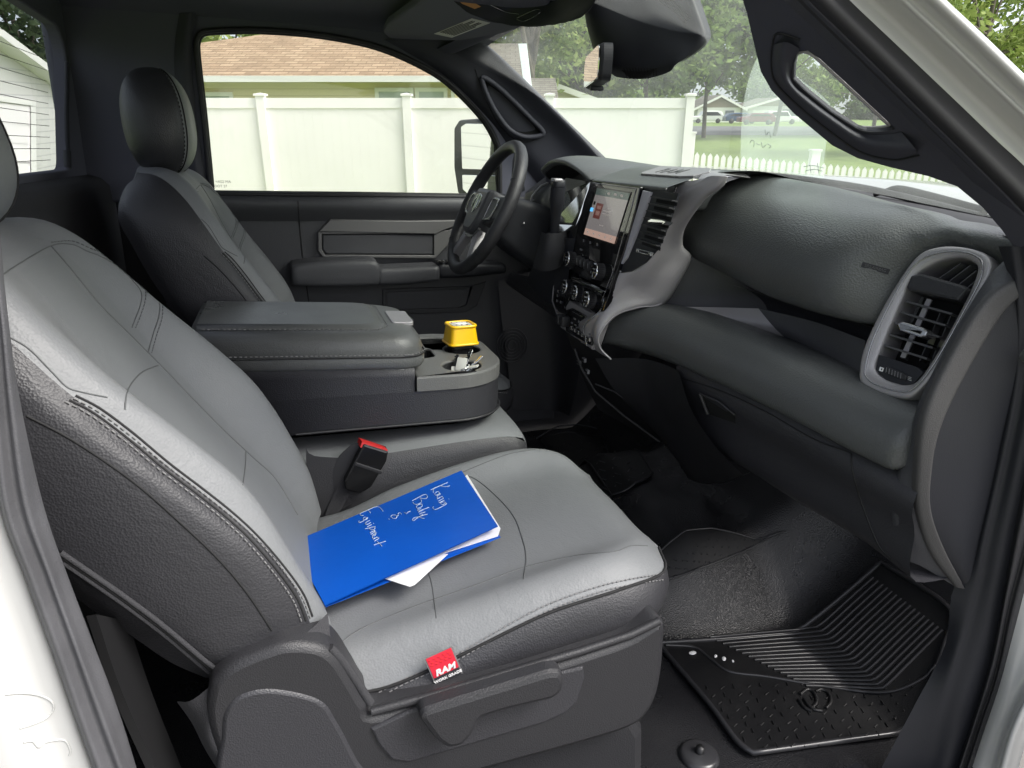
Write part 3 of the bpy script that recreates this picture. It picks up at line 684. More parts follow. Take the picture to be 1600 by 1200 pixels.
# shelf / lower trim bulge under the window
m.loft([[(-.5, y_, .915) for y_ in (-.02, .8, 1.69)], [(-.47, y_, .905) for y_ in (-.02, .8, 1.69)], [(-.45, y_, .85) for y_ in (-.02, .8, 1.69)], [(-.445, y_, .4) for y_ in (-.02, .8, 1.69)], [(-.44, y_, 0) for y_ in (-.02, .8, 1.69)]], 'fabric_dark', 30, 20)
m.build('rear_wall', T)
gm = MB(); gm.plate([V((.0, .90)), V((1.68, .90)), V((1.68, 1.33)), V((.0, 1.33))], YZ(-.545), .004, 'glass_rear', back=False)
rg = gm.build('rear_window', T)
dl = MB()
for k in range(12):
    z = .955+k*.027; dl.tube([V((-.5395, .1, z)), V((-.5395, 1.47+k*.012, z))], .0007, 'seal_dark', 4)
dl.build('defroster_wires', rg)
m = MB(); m.tube([Y(105, 98, 1.60), Y(104, 180, 1.56), Y(106, 262, 1.50)], .006, 'plastic_smooth', 8); m.tube([Y(105, 236, 1.505), Y(106, 262, 1.49)], .009, 'plastic_smooth', 8); m.build('window_cable', T)
# --- driver's side wall with window opening
yw = 1.66
hole = xz([(330, 300), (329, 292), (325, 250), (318, 180), (310, 110), (307, 80), (307, 66), (312, 54), (324, 49), (360, 47), (410, 47), (480, 52), (540, 61), (590, 73), (640, 93), (690, 121), (730, 157), (760, 192), (776, 222), (780, 240), (781, 298), (780, 306), (772, 308), (700, 307), (560, 305), (440, 304), (345, 303), (334, 303)], yw)
hole = [V((p.x, p.y)) for p in closed_cr([V((q.x, q.y, 0)) for q in hole], 140)]
m = MB()
m.plate([V((-.56, .84)), V((.95, .84)), V((1.06, .96)), V((.98, 1.03)), V((.60, 1.31)), V((.5, 1.37)), V((-.56, 1.37))], (V((0, yw+.03, 0)), V((1, 0, 0)), V((0, 0, 1)), V((0, -1, 0))), .03, 'headliner', [hole], bev=.006)
m.build('side_trim', T)
m = MB(); hp = [V((p.x, yw-.006, p.y)) for p in hole]; m.tube(closed_cr(hp, 200), .007, 'seal_dark', 8, closed=True); 
ins = [V((p.x, yw+.012, p.y)) for p in hole]; m.tube(closed_cr(ins, 200), .010, 'rubber', 8, closed=True); m.build('window_seal', T)
m = MB(); m.plate([V((-.30, .80)), V((1.0, .80)), V((1.0, 1.0)), V((.5, 1.35)), V((-.30, 1.35))], (V((0, yw+.028, 0)), V((1, 0, 0)), V((0, 0, 1)), V((0, -1, 0))), .004, 'glass'); dg = m.build('side_window', T)
m = MB()
fr = frame3(Y(346, 284, yw+.022), (1, 0, 0), (0, 0, 1))
text(m, 'o =AS2 MA', fr if False else (fr[0], fr[1], fr[2], fr[3]), .011, 'seal_dark', .0002); 
fr2 = frame3(Y(345, 291, yw+.022), (1, 0, 0), (0, 0, 1)); text(m, 'DOT 27', fr2, .010, 'seal_dark', .0002)
m.v = m.v; m.build('glass_mark', dg)
m = MB(); m.tube([Y(331, 303, yw-.012), Y(330, 288, yw-.012)], .0045, 'rubber', 8); m.build('lock_pin', T)
# B pillar trim of the driver's side: soft fold beside the window, belt anchor
m = MB(); m.loft([[Y(306, 20, 1.65), Y(300, 90, 1.655), Y(308, 200, 1.655), Y(326, 306, 1.655)], [Y(296, 20, 1.64), Y(288, 90, 1.64), Y(296, 200, 1.64), Y(312, 306, 1.64)], [Y(280, 20, 1.655), Y(272, 90, 1.658), Y(280, 200, 1.658), Y(296, 306, 1.658)]], 'pillar', 12, 16); m.build('door_post_trim', T)
# --- driver's door
m = MB()
m.plate([V((-.35, .06)), V((.93, .06)), V((.93, .30)), V((.86, .868)), V((-.35, .868))], (V((0, 1.69, 0)), V((1, 0, 0)), V((0, 0, 1)), V((0, -1, 0))), .035, 'soft_door', bev=.006)
m.loft([[Y(333, 305, 1.655), Y(500, 307, 1.655), Y(790, 309, 1.655)], [Y(333, 308, 1.635), Y(500, 310, 1.635), Y(800, 312, 1.635)], [Y(333, 322, 1.63), Y(500, 324, 1.63), Y(800, 326, 1.63)], [Y(333, 345, 1.65), Y(500, 345, 1.65), Y(800, 345, 1.65)]], 'soft_door', 12, 14)
door = m.build('driver_door', T); DB = m.bvh()
m = MB(); seam(m, DB, [(465, 306), (468, 350), (474, 410), (484, 482)], 20, .0022)
seam(m, DB, [(680, 365), (680, 400)], 8, .0015); m.build('panel_gap', door)
m = MB()
pxplate(m, [(498, 362), (516, 343), (640, 345), (712, 344), (722, 350), (690, 361), (683, 366), (683, 366)], Y(600, 350, 1.632), (0, -1, 0), .02, 'satin_door', bev=.003)
pxplate(m, [(497, 362), (700, 360), (716, 352), (716, 366), (680, 404), (505, 402), (497, 392)], Y(600, 380, 1.636), (0, -1, 0), .02, 'satin_door', holes=[[(503, 366), (678, 365), (678, 399), (508, 398), (503, 390)]], bev=.002)
m.build('trim_bar', door)
m = MB(); pxplate(m, [(504, 367), (677, 366), (677, 398), (509, 397), (504, 389)], Y(600, 380, 1.640), (0, -1, 0), .014, 'soft_door', bev=.004); m.build('door_insert', door)
def bar(mb, top, bot, y0, y1, m_, n=20):
    """padded shelf: top/bottom pixel lines on plane y0 with rounded front, back at y1"""
    a = [Y(p[0], p[1], y0) for p in top]; b = [Y(p[0], p[1], y0) for p in bot]
    A = cr(a, n); B = cr(b, n); rows = []
    for p, q in zip(A, B):
        h = p.z-q.z; bk = V((0, y1-y0, 0))
        rows.append([p+bk, p+bk*.5+V((0, 0, .002)), p+V((0, .012, 0)), p+V((0, .003, -.006)), p.lerp(q, .3), p.lerp(q, .5), p.lerp(q, .7), q+V((0, .003, .006)), q+V((0, .012, 0)), q+bk])
    rows = [cr(r, 28) for r in rows]
    c0 = sum((p for p in rows[0]), V())/28; c1 = sum((p for p in rows[-1]), V())/28
    r0 = [[c0.lerp(p, .02) for p in rows[0]], [c0.lerp(p, .9)-V((.000, 0, 0)) for p in rows[0]]]
    first = [p+(c0-p)*.12+V((-.007, 0, 0)) for p in rows[0]]; last = [p+(c1-p)*.12+V((.007, 0, 0)) for p in rows[-1]]
    mb.grid([[c0+V((-.007, 0, 0))]*28, first]+rows+[last, [c1+V((.007, 0, 0))]*28], m_)
m = MB(); bar(m, [(458, 414), (500, 409), (580, 407), (592, 415)], [(460, 447), (500, 448), (560, 448), (590, 446)], 1.545, 1.65, 'soft_door'); m.build('armrest', door)
m = MB(); bar(m, [(594, 420), (640, 418), (684, 416)], [(594, 447), (640, 445), (684, 440)], 1.55, 1.65, 'soft_door'); m.build('pull_handle', door)
m = MB(); bar(m, [(688, 412), (730, 412), (788, 414)], [(690, 436), (730, 434), (788, 428)], 1.56, 1.65, 'plastic_smooth')
for px_ in (684, 690, 700, 712): p = Y(px_, 410, 1.57); m.box(p+V((0, 0, .004)), (.014, .02, .007), 'gloss_black', bev=.002)
m.build('switch_panel', door)
m = MB(); pxplate(m, [(598, 452), (735, 447), (760, 440), (745, 478), (728, 488), (598, 492)], Y(660, 470, 1.648), (0, -1, 0), .01, 'plastic', holes=[[(604, 457), (728, 452), (738, 447), (728, 477), (716, 481), (604, 484)]], bev=.002); m.build('map_pocket', door)
# kick wall and speaker in front of the driver's door
m = MB(); m.loft([[Y(778, 440, 1.60), Y(784, 500, 1.60), Y(792, 560, 1.60), Y(800, 640, 1.6)], [Y(850, 420, 1.60), Y(856, 500, 1.6), Y(862, 570, 1.6), Y(866, 642, 1.6)], [Y(900, 430, 1.5), Y(905, 500, 1.5), Y(905, 580, 1.5), Y(890, 650, 1.5)]], 'plastic', 16, 16)
m.build('kick_panel', T)
m = MB(); c = Y(800, 540, 1.592)
for r_ in (.055, .045, .035, .025, .015): m.tube([c+V((math.cos(a)*r_, 0, math.sin(a)*r_*1.1)) for a in [6.2832*i/28 for i in range(28)]], .002, 'plastic', 5, closed=True)
m.build('speaker_grille', T)
# --- windshield
WBASE = [(.93, .02, .93), (.97, .13, .935), (1.02, .28, .942), (1.07, .475, .952), (1.12, .84, .965), (1.12, 1.165, .971), (1.03, 1.55, .975), (.99, 1.64, .975)]
WTOP = [(.47, .06, 1.27), (.53, .14, 1.285), (.58, .30, 1.30), (.605, .50, 1.31), (.62, .84, 1.312), (.61, 1.18, 1.312), (.57, 1.48, 1.30), (.53, 1.62, 1.285)]
mid = [((V(a)+V(b))/2+V((.02, 0, .02))) for a, b in zip(WBASE, WTOP)]
m = MB(); m.loft([WBASE, mid, WTOP], 'glass_windshield', 14, 30); ws = m.build('windshield', T); WSB = m.bvh()
m = MB()  # dotted frit band along the passenger edge
fr_ = []
for i in range(12):
    for j in range(95):
        t = j/95; a = V(WTOP[0]).lerp(V(WBASE[0]), t); b = V(WTOP[1]).lerp(V(WBASE[1]), t)
        p = a.lerp(b, .25+i*.075+(.037 if j % 2 else 0))+V((.012, .0, .012)); r_ = .0019*(1-i/16)
        fr_.append((p, r_))
u_, v_ = (V(WBASE[0])-V(WTOP[0])).normalized(), (V(WTOP[1])-V(WTOP[0])).normalized()
for p, r_ in fr_: m.add([p+u_*r_*math.cos(a)+v_*r_*math.sin(a) for a in (0, 1.05, 2.09, 3.14, 4.19, 5.24)], [(0, 1, 2, 3, 4, 5)], 'seal_dark', False)
for i in range(34):
    for j in range(26):
        a_, b_ = 1238+i*4.8+(2.4 if j % 2 else 0), 76+j*5.2
        if not (a_ < 1400 and b_ > 78): continue
        if b_ > 118+(a_-1240)*.62 or b_ < 78+(a_-1262)*.78: continue
        h = hit(WSB, a_, b_, .002)
        if h: m.add([h+u_*.0017*math.cos(t)+v_*.0017*math.sin(t) for t in (0, 1.57, 3.14, 4.71)], [(0, 1, 2, 3)], 'seal', False)
m.build('frit_dots', ws)
# paper reflection at the passenger end is modelled later as a pale translucent film
# --- driver's A pillar
m = MB()
cv = [[Y(600, 62, 1.655), Y(640, 84, 1.655), Y(700, 122, 1.655), Y(765, 188, 1.655), Y(800, 235, 1.655), Y(850, 300, 1.655)],
      [Y(650, 60, 1.63), Y(690, 92, 1.625), Y(728, 125, 1.62), Y(790, 190, 1.62), Y(828, 235, 1.62), Y(880, 300, 1.62)],
      [Y(700, 52, 1.60), Y(730, 78, 1.60), Y(765, 110, 1.595), Y(830, 176, 1.595), Y(868, 215, 1.595), Y(930, 285, 1.59)],
      [Y(742, 56, 1.55), Y(770, 80, 1.55), Y(800, 108, 1.55), Y(866, 172, 1.55), Y(902, 207, 1.55), Y(958, 262, 1.55)],
      [Y(744, 57, 1.60), Y(774, 82, 1.60), Y(804, 110, 1.60), Y(868, 173, 1.60), Y(904, 208, 1.60), Y(960, 262, 1.60)]]
m.loft(cv, 'pillar', 30, 30); ap = m.build('windshield_pillar', T, 'far windshield pillar with a black grab handle'); PB = m.bvh()
m = MB(); pxs = [(752, 122), (775, 135), (800, 158), (826, 184), (846, 205), (842, 212), (818, 214), (795, 203), (775, 178), (760, 150)]
tr = [hit(PB, a, b, .0) for a, b in pxs]; tr = [p for p in tr if p]
cc = sum(tr, V())/len(tr); rim = closed_cr([p+V((0, -.012, 0)) for p in tr], 60); m.tube(rim, .008, 'pillar', 8, closed=True)
cc2 = cc+V((0, .01, 0)); m.grid([rim, [p.lerp(cc, .25)+V((0, .01, 0)) for p in rim], [cc2]*len(rim)], 'void', closed=True); m.build('grab_handle', ap)
m = MB(); tr = trace(PB, [(742, 108), (748, 125), (758, 150), (772, 182), (794, 210), (820, 222), (846, 214), (856, 206)], 40, .0005); m.tube(tr, .0015, 'seam', 5); m.build('panel_gap', ap)
# windshield header strip + cowl
m = MB(); m.loft([[V(p)+V((-.05, 0, .01)) for p in WTOP], [V(p)+V((-.01, 0, -.004)) for p in WTOP], [V(p)+V((.012, 0, .012)) for p in WTOP]], 'headliner', 8, 30); m.build('header_trim', T)
m = MB(); HE = [V((1.45, .0, .83)), V((1.45, .25, .875)), X(1540, 326, 1.45), X(1480, 306, 1.45), X(1400, 290, 1.45), X(1300, 279, 1.45), X(1200, 274, 1.45), V((1.42, 1.55, .965))]
HE = cr(HE, 8); m.loft([[V(p)+V((.0, 0, -.02)) for p in WBASE], [V(p)+V((.10, 0, -.016)) for p in WBASE], [p+V((-.03, 0, -.022)) for p in HE], [p+V((-.004, 0, -.012)) for p in HE]], 'rubber', 16, 30); m.build('cowl', T)
m = MB(); m.loft([[p+V((.0, 0, -.03)) for p in HE], HE, [p+V((.04, 0, .004)) for p in HE], [p+V((.5, 0, -.01)) for p in HE], [p+V((1.2, 0, -.10)) for p in HE]], 'paint', 12, 30); m.build('hood', T)
m = MB()
def wp(t, off): 
    k = t*(len(WBASE)-1); i = min(int(k), len(WBASE)-2); return V(WBASE[i]).lerp(V(WBASE[i+1]), k-i)+V(off)
m.tube(cr([X(1185, 272, 1.20), X(1250, 279, 1.19), X(1340, 292, 1.17), X(1430, 312, 1.14), X(1530, 338, 1.10)], 20), .007, 'rubber', 8)
m.tube(cr([X(1384, 300, 1.17), X(1404, 295, 1.17), X(1450, 305, 1.16), X(1540, 330, 1.13)], 20), .007, 'rubber', 8)
m.tube([X(1366, 304, 1.16), X(1390, 297, 1.17)], .005, 'rubber', 8)
m.build('wiper', T)
# ------------------------------------------------------------------ seats (passenger's built in place, driver's copied from it)
YC = .38
def side(lst, sgn):
    out = []
    for q in lst:
        x, z, s = q; out.append(V((x, YC+sgn*s, z)))
    return out
crest = [(.035, .36, .195), (.020, .428, .205), (-.010, .50, .205), (-.058, .604, .20), (-.115, .675, .20), (-.190, .755, .198), (-.250, .825, .19), (-.288, .868, .175), (-.325, .893, .155), (-.365, .895, .14), (-.41, .875, .13)]
stc = [(.012, .36, .235), (-.002, .444, .240), (-.020, .50, .240), (-.053, .561, .240), (-.138, .661, .236), (-.218, .747, .232), (-.262, .800, .224), (-.300, .842, .208), (-.335, .870, .19), (-.37, .884, .165), (-.41, .882, .135)]
sidem = [(-.03, .38, .252), (-.055, .46, .262), (-.08, .53, .264), (-.120, .595, .262), (-.185, .67, .258), (-.255, .74, .250), (-.300, .785, .240), (-.335, .822, .225), (-.365, .848, .205), (-.39, .862, .178), (-.415, .868, .145)]
zipc = [(-.075, .38, .255), (-.109, .42, .262), (-.148, .465, .262), (-.192, .512, .262), (-.248, .578, .258), (-.315, .67, .250), (-.362, .74, .240), (-.395, .79, .225), (-.413, .818, .203), (-.421, .838, .175), (-.428, .852, .145)]
backc = [(-.13, .36, .22), (-.165, .40, .23), (-.205, .45, .23), (-.245, .50, .23), (-.30, .58, .225), (-.365, .67, .22), (-.405, .735, .21), (-.430, .775, .20), (-.436, .80, .185), (-.437, .82, .165), (-.437, .835, .14)]
seamc = [(.025, .36, .13), (-.008, .42, .13), (-.045, .485, .13), (-.105, .575, .125), (-.165, .66, .12), (-.235, .77, .11), (-.275, .835, .10), (-.308, .872, .09), (-.345, .895, .085), (-.38, .90, .08), (-.42, .885, .08)]
cent = [(.022, .36, 0), (-.012, .42, 0), (-.05, .485, 0), (-.11, .58, 0), (-.17, .67, 0), (-.24, .78, 0), (-.282, .845, 0), (-.315, .880, 0), (-.35, .90, 0), (-.385, .905, 0), (-.425, .89, 0)]
curves = [side(backc, -1), side(zipc, -1), side(sidem, -1), side(stc, -1), side(crest, -1), side(seamc, -1), side(cent, 0), side(seamc, 1), side(crest, 1), side(stc, 1), side(sidem, 1), side(zipc, 1), side(backc, 1)]
B = MB()
Cn = [cr(c, 56) for c in curves]
rows = []
K = 6
for j in range(56):
    r = []; pts = [c[j] for c in Cn]; n_ = len(pts)
    for i in range(n_-1):
        p1, p2 = pts[i], pts[i+1]; p0 = pts[i-1] if i else p1*2-p2; p3 = pts[i+2] if i+2 < n_ else p2*2-p1
        for k in range(K):
            t = k/K; r.append(.5*((2*p1)+(p2-p0)*t+(2*p0-5*p1+4*p2-p3)*t*t+(3*p1-p0-3*p2+p3)*t**3))
    r.append(pts[-1]); rows.append(r)
W = len(rows[0])-1
def mfb(v, u):
    c = u*W/K    # column in curve units
    a = min(c, 12-c)
    if a < 2.97: return 'leather_dark'
    if a > 5 and v < .80: return 'leather_mid'
    return 'leather'
B.grid(rows, 'leather', mf=mfb)
B.grid([rows[-1], [V((p.x-.010, YC+(p.y-YC)*.97, p.z-.035)) for p in rows[-1]]], 'leather_dark')
bk = [[p for p in (r[0], r[-1])] for r in rows]
B.grid([[r[0], r[0].lerp(r[1], .5)+V((-.015, 0, -.01)), r[1]] for r in bk], 'leather_dark')
seatP = MB()
# the seat's main mesh is its cushion
def sidec(lst, sgn, dz=0):
    return [V((x, YC+sgn*s, z+(dz if .1 < x < .53 else 0))) for x, z, s in lst]
c_bot = [(-.02, .27, .23), (.08, .285, .247), (.2, .292, .25), (.35, .305, .25), (.47, .318, .245), (.525, .325, .20), (.540, .33, .14)]
c_mid = [(-.02, .285, .23), (.08, .292, .25), (.2, .312, .255), (.35, .345, .255), (.47, .355, .250), (.538, .355, .207), (.558, .36, .14)]
c_st = [(-.02, .31, .23), (.082, .305, .240), (.179, .332, .242), (.318, .380, .242), (.44, .398, .238), (.528, .392, .205), (.555, .392, .14)]
c_cr = [(-.02, .335, .20), (.08, .35, .20), (.179, .376, .20), (.318, .412, .20), (.43, .430, .195), (.50, .424, .17), (.535, .410, .12)]
c_va = [(-.02, .342, .135), (.08, .352, .135), (.179, .370, .135), (.318, .395, .132), (.43, .416, .130), (.492, .424, .115), (.53, .412, .08)]
c_ce = [(-.02, .345, 0), (.08, .356, 0), (.179, .372, 0), (.318, .396, 0), (.43, .418, 0), (.495, .424, 0), (.532, .412, 0)]
def ext(c, dark=False):
    return c
cs = [sidec(c_bot, -1), sidec(c_mid, -1), sidec(c_st, -1), sidec(c_cr, -1), sidec(c_va, -1), sidec(c_ce, 0), sidec(c_va, 1), sidec(c_cr, 1, .012), sidec(c_st, 1), sidec(c_mid, 1), sidec(c_bot, 1)]
Cn = [cr(c, 44) for c in cs]; rows = []
for j in range(44):
    r = []; pts = [c[j] for c in Cn]; n_ = len(pts)
    for i in range(n_-1):
        p1, p2 = pts[i], pts[i+1]; p0 = pts[i-1] if i else p1*2-p2; p3 = pts[i+2] if i+2 < n_ else p2*2-p1
        for k in range(K):
            t = k/K; r.append(.5*((2*p1)+(p2-p0)*t+(2*p0-5*p1+4*p2-p3)*t*t+(3*p1-p0-3*p2+p3)*t**3))
    r.append(pts[-1]); rows.append(r)
# front roll-over: the top edge row continues down as the dark front band
last = rows[-1]; Wc = len(last)-1
i0, i1 = 2*K, 8*K
def mfc(v, u):
    c = u*Wc/K; a = min(c, 10-c)
    return 'leather_dark' if a < 1.98 else 'leather'
seatP.grid(rows, 'leather', mf=mfc)
fr_top = last[i0:i1+1]
a0, a1 = last[0], last[-1]; mlen = len(fr_top)-1
def frow(dx, z, bl):
    out = []
    for k, p in enumerate(fr_top):
        t = k/mlen; e_ = min(1, min(t, 1-t)*6); out.append(V((p.x+dx*e_, p.y, p.z*(1-bl)+z*bl)))
    return out
seatP.grid([fr_top, frow(.012, .395, .5), frow(.018, .388, 1)], 'leather')
fb = frow(.018, .388, 1); 
low = [V((p.x-.004, p.y, .355)) for p in fb]; low2 = [V((p.x-.014, p.y, .325)) for p in fb]
seatP.grid([fb, low, low2], 'leather_dark')
seatP.tube(fb, .003, 'leather_dark', 6)
pass_ = seatP
PV = seatP.bvh(); BB = B.bvh()
# cushion seams
seam(seatP, PV, [(512, 1021), (560, 985), (640, 950), (740, 915), (820, 886), (900, 868), (960, 862), (985, 853), (1012, 853)], 60, .0010, 'groove')
seam(seatP, PV, [(718, 742), (742, 748), (775, 775), (802, 806), (815, 838), (822, 870), (818, 905)], 50, .0012, 'groove')
seam(seatP, PV, [(722, 738), (760, 722), (800, 708), (840, 702), (862, 698)], 30, .0009, 'groove')
seam(seatP, PV, [(665, 880), (674, 910), (678, 935), (682, 966)], 20, .0009, 'groove')
def off_rows(rws, col): return [r[col] for r in rws]
e1 = off_rows(rows, 2*K); nrm = V((0, -.75, .6))
for d_, m_, r_ in ((0, 'seam', .0022),):
    seatP.tube([p+V((0, -.001, .003)) for p in e1], r_, m_, 6)
def rowstitch(mb, pts, off, step=.0075, r=.0010, m='thread'):
    q = [p+V(off) for p in pts]; L = sum((b-a).length for a, b in zip(q, q[1:])); n = int(L/step); q = cr(q, n*4+1)
    for i in range(n): mb.tube([q[i*4], q[i*4+1], q[i*4+2]], r, m, 4)
stitch(seatP, PV, [(592, 1082), (640, 1057), (700, 1030), (770, 990), (850, 947), (930, 918), (985, 905), (1036, 897)], off=.002, r=.0011)
stitch(seatP, PV, [(592, 1090), (640, 1065), (700, 1039), (770, 1000), (850, 957), (930, 927), (985, 914), (1036, 906)], off=.002, r=.0011)
seam(seatP, PV, [(596, 1102), (700, 1068), (800, 1037), (900, 1014), (980, 996), (1033, 975)], 60, .0016, 'seam')
cush = seatP.build('passenger_seat', T, 'near seat with light grey leather centre, blue folder lying on it')
# backrest seams traced over the surface
bs = lambda pts, n=50, r=.0010, m_='groove': seam(B, BB, pts, n, r, m_)
bs([(0, 432), (30, 412), (80, 384), (112, 382), (135, 392), (160, 402), (190, 422), (212, 444), (221, 458), (219, 478), (206, 512)])
bs([(80, 385), (110, 420), (155, 475), (205, 525), (250, 570), (300, 622), (345, 668), (395, 715), (430, 748), (465, 805)], 80, .0013)
bs([(236, 460), (249, 472), (248, 495), (240, 520), (231, 552)])
bs([(195, 640), (198, 615), (207, 597), (224, 580), (247, 571)], 30)
bs([(384, 706), (383, 730), (379, 758)], 14, .0012)
bs([(15, 527), (45, 545), (80, 580), (105, 605), (130, 613), (168, 621)], 40)
bs([(42, 650), (100, 680), (160, 718), (220, 762), (280, 815), (340, 872), (385, 925), (425, 985)], 80, .0015, 'seam')
stitch(B, BB, [(80, 379), (112, 377), (140, 388), (165, 399), (192, 416), (214, 438), (227, 456), (224, 480), (211, 514)], off=.0008, r=.0007, m='groove')
stitch(B, BB, [(254, 474), (253, 497), (245, 522), (236, 553)], off=.0008, r=.0007, m='groove')
dbl = [(112, 620), (150, 640), (200, 677), (260, 727), (310, 765), (360, 805), (400, 843), (440, 890), (468, 930), (482, 965)]
bs([(p[0]+6, p[1]-2) for p in dbl], 90, .0016, 'seam')
stitch(B, BB, [(p[0]+3, p[1]+3) for p in dbl], off=.0012, r=.0011)
stitch(B, BB, [(p[0]-11, p[1]+8) for p in dbl], off=.0012, r=.0011)
bs([(p[0]-4, p[1]+5) for p in dbl], 90, .0016, 'seam')
# zip along the rear edge
for d_ in (-6, 0, 6):
    tr = trace(BB, [(96, 868+d_), (150, 905+d_), (200, 940+d_), (260, 985+d_), (320, 1035+d_), (350, 1056+d_)], 60, .002)
    if len(tr) > 3: B.tube(tr, .0035 if d_ else .0022, 'fabric_dark' if d_ else 'thread' if False else 'seam', 5)
back = B.build('backrest', cush)
# headrest
H = MB(); hc = V((-.400, YC, 1.000)); tilt = Matrix.Rotation(R(-12), 3, 'Y')
def hrow():
    n_, k_ = 26, 44; rws = []
    sg = lambda t, e: math.copysign(abs(t)**e, t)
    for i in range(n_+1):
        th = math.pi*i/n_; rr = []
        for j in range(k_):
            ph = 2*math.pi*j/k_; x = .074*sg(math.sin(th), .8)*sg(math.cos(ph), .75); y_ = .130*sg(math.sin(th), .75)*sg(math.sin(ph), .7); z = .118*sg(math.cos(th), .85)
            y_ *= 1-.10*(z/.118); x += .012*(y_/.128)**2 ; rr.append(hc+tilt@V((x, y_, z)))
        rws.append(rr)
    return rws
hr = hrow(); vs = [p for r in hr for p in r]; fs = []; ms = []
for i in range(len(hr)-1):
    for j in range(44):
        k = (j+1) % 44; fs.append((i*44+j, i*44+k, (i+1)*44+k, (i+1)*44+j))
        ph = 2*math.pi*(j+.5)/44; c = math.cos(ph)
        ms.append('leather_mid' if c > .62 else 'leather_dark')
H.add(vs, fs, ms, True)
for sgn in (1, -1):
    for jj in (5, 6):
        ln = [hr[i][(jj*sgn) % 44]*1.0 for i in range(3, 24)]; ln = [p+(p-hc).normalized()*.0012 for p in ln]
        if jj == 6: rowstitch(H, ln, (0, 0, 0), .009, .0009, 'seam')
        else: H.tube(ln, .0016, 'seam', 5)
for sy in (-.07, .07): H.tube([hc+V((.012, sy, -.16)), hc+V((.01, sy, -.08))], .007, 'chrome_dark', 8)
H.box(hc+V((.02, 0, -.118)), (.06, .17, .02), 'leather_dark', bev=.006, rot=tilt)
head = H.build('headrest', cush)
# bottom shield, recliner handle, tag, base
m = MB()
poly = [(322, 1130), (325, 1085), (336, 1062), (362, 1040), (408, 1020), (452, 1008), (500, 1012), (528, 1030), (552, 1066), (574, 1102), (596, 1118), (760, 1072), (910, 1026), (985, 1000), (1036, 972), (1040, 1010), (1032, 1075), (1015, 1115), (985, 1140), (905, 1166), (800, 1195), (640, 1240), (560, 1262), (380, 1255), (345, 1200)]
fr = pxplate(m, poly, V((0, .095, 0)), (0, -1, 0), .06, 'plastic_shield', bev=.011, smooth=160)
pxplate(m, [(348, 1240), (345, 1150), (352, 1110), (380, 1085), (430, 1078), (500, 1095), (528, 1130), (560, 1190), (590, 1240), (470, 1262)], V((0, .092, 0)), (0, -1, 0), .012, 'plastic', bev=.006, smooth=100)
m.tube([Y(a, b, .097) for a, b in ((580, 1112), (680, 1085), (800, 1049), (905, 1018), (985, 992), (1030, 970))], .006, 'plastic_shield', 8)
m.build('side_shield', cush, 'black plastic side shield with the recline lever')
m = MB(); pxplate(m, [(580, 1140), (640, 1112), (780, 1075), (912, 1043), (914, 1060), (902, 1098), (885, 1114), (850, 1130), (720, 1168), (640, 1192), (612, 1188), (592, 1165)], V((0, .091, 0)), (0, -1, 0), .006, 'plastic', bev=.003); m.build('lever_recess', cush)
m = MB(); pxplate(m, [(655, 1124), (662, 1112), (700, 1100), (860, 1051), (878, 1051), (884, 1062), (880, 1082), (866, 1094), (790, 1112), (752, 1124), (740, 1150), (722, 1168), (700, 1172), (682, 1160)], V((0, .062, 0)), (0, -1, 0), .024, 'plastic_shield', bev=.008, r=.006); m.build('recline_lever', cush)
m = MB()
m.plate([V(p) for p in ((.0, -.0), (.51, 0), (.50, .12), (.47, .175), (.40, .19), (.0, .17))], (V((0, .20, .01)), V((1, 0, 0)), V((0, 0, 1)), V((0, -1, 0))), .07, 'plastic_shield', bev=.02)
m.box((.25, .38, .14), (.46, .40, .24), 'plastic', bev=.02); m.build('seat_base', cush)
m = MB(); pf_ = lambda a, b: Y(a, b, .128)
o = pf_(694, 1042); u = (pf_(715, 1032)-pf_(672, 1052)); v_ = (pf_(690, 1018)-pf_(700, 1066)); fr = frame3(o, u, v_)
def rect(mb, fr, x0, x1, y0, y1, th, m_, bev=0, lift=0):
    f = (fr[0]+fr[3]*lift, fr[1], fr[2], fr[3]); mb.plate([V((x0, y0)), V((x1, y0)), V((x1, y1)), (x0, y1)], f, th, m_, bev=bev)
su = u.length/2; sv = v_.length/2
rect(m, fr, -su, su, -sv, sv, .0012, 'thread'); rect(m, fr, -su*.9, su*.9, -sv*.88, -sv*.35, .0004, 'plastic', lift=.0012); rect(m, fr, -su*.9, su*.9, -sv*.35, sv*.98, .0006, 'tag_red', lift=.0012)
f2 = (fr[0]-fr[2]*sv*.12+fr[3]*.002, fr[1], fr[2], fr[3]); text(m, 'RAM', f2, sv*.52, 'white_print', .0003, bold=.0006, shear=.25)
f2 = (fr[0]-fr[2]*sv*.62+fr[3]*.0018, fr[1], fr[2], fr[3]); text(m, 'WORK GRADE', f2, sv*.42*.54, 'white_print', .0003, bold=.0002)
for r_ in (.45, .62, .8):
    for q in range(5): m.box(fr[0]+fr[1]*su*(-.7+q*.33+.1*(r_ == .62))+fr[2]*sv*r_+fr[3]*.002, (.003, .001, .0012), 'red')
m.build('seat_tag', cush, 'small red and grey fabric tag on the cushion edge')
m = MB()  # felt flap and knit gaiter where backrest meets shield
m.loft([[Y(350, 1056, .11), Y(395, 1035, .11), Y(440, 1010, .108)], [Y(352, 1066, .10), Y(396, 1046, .10), Y(444, 1022, .10)], [Y(352, 1072, .13), Y(396, 1054, .13), Y(444, 1030, .13)]], 'fabric_dark', 8, 12)
m.loft([[Y(445, 1012, .105), Y(480, 988, .12), Y(512, 958, .15)], [Y(450, 1022, .105), Y(485, 1012, .11), Y(516, 990, .13)], [Y(455, 1032, .12), Y(488, 1022, .12), Y(516, 1004, .13)]], 'fabric_dark', 10, 12)
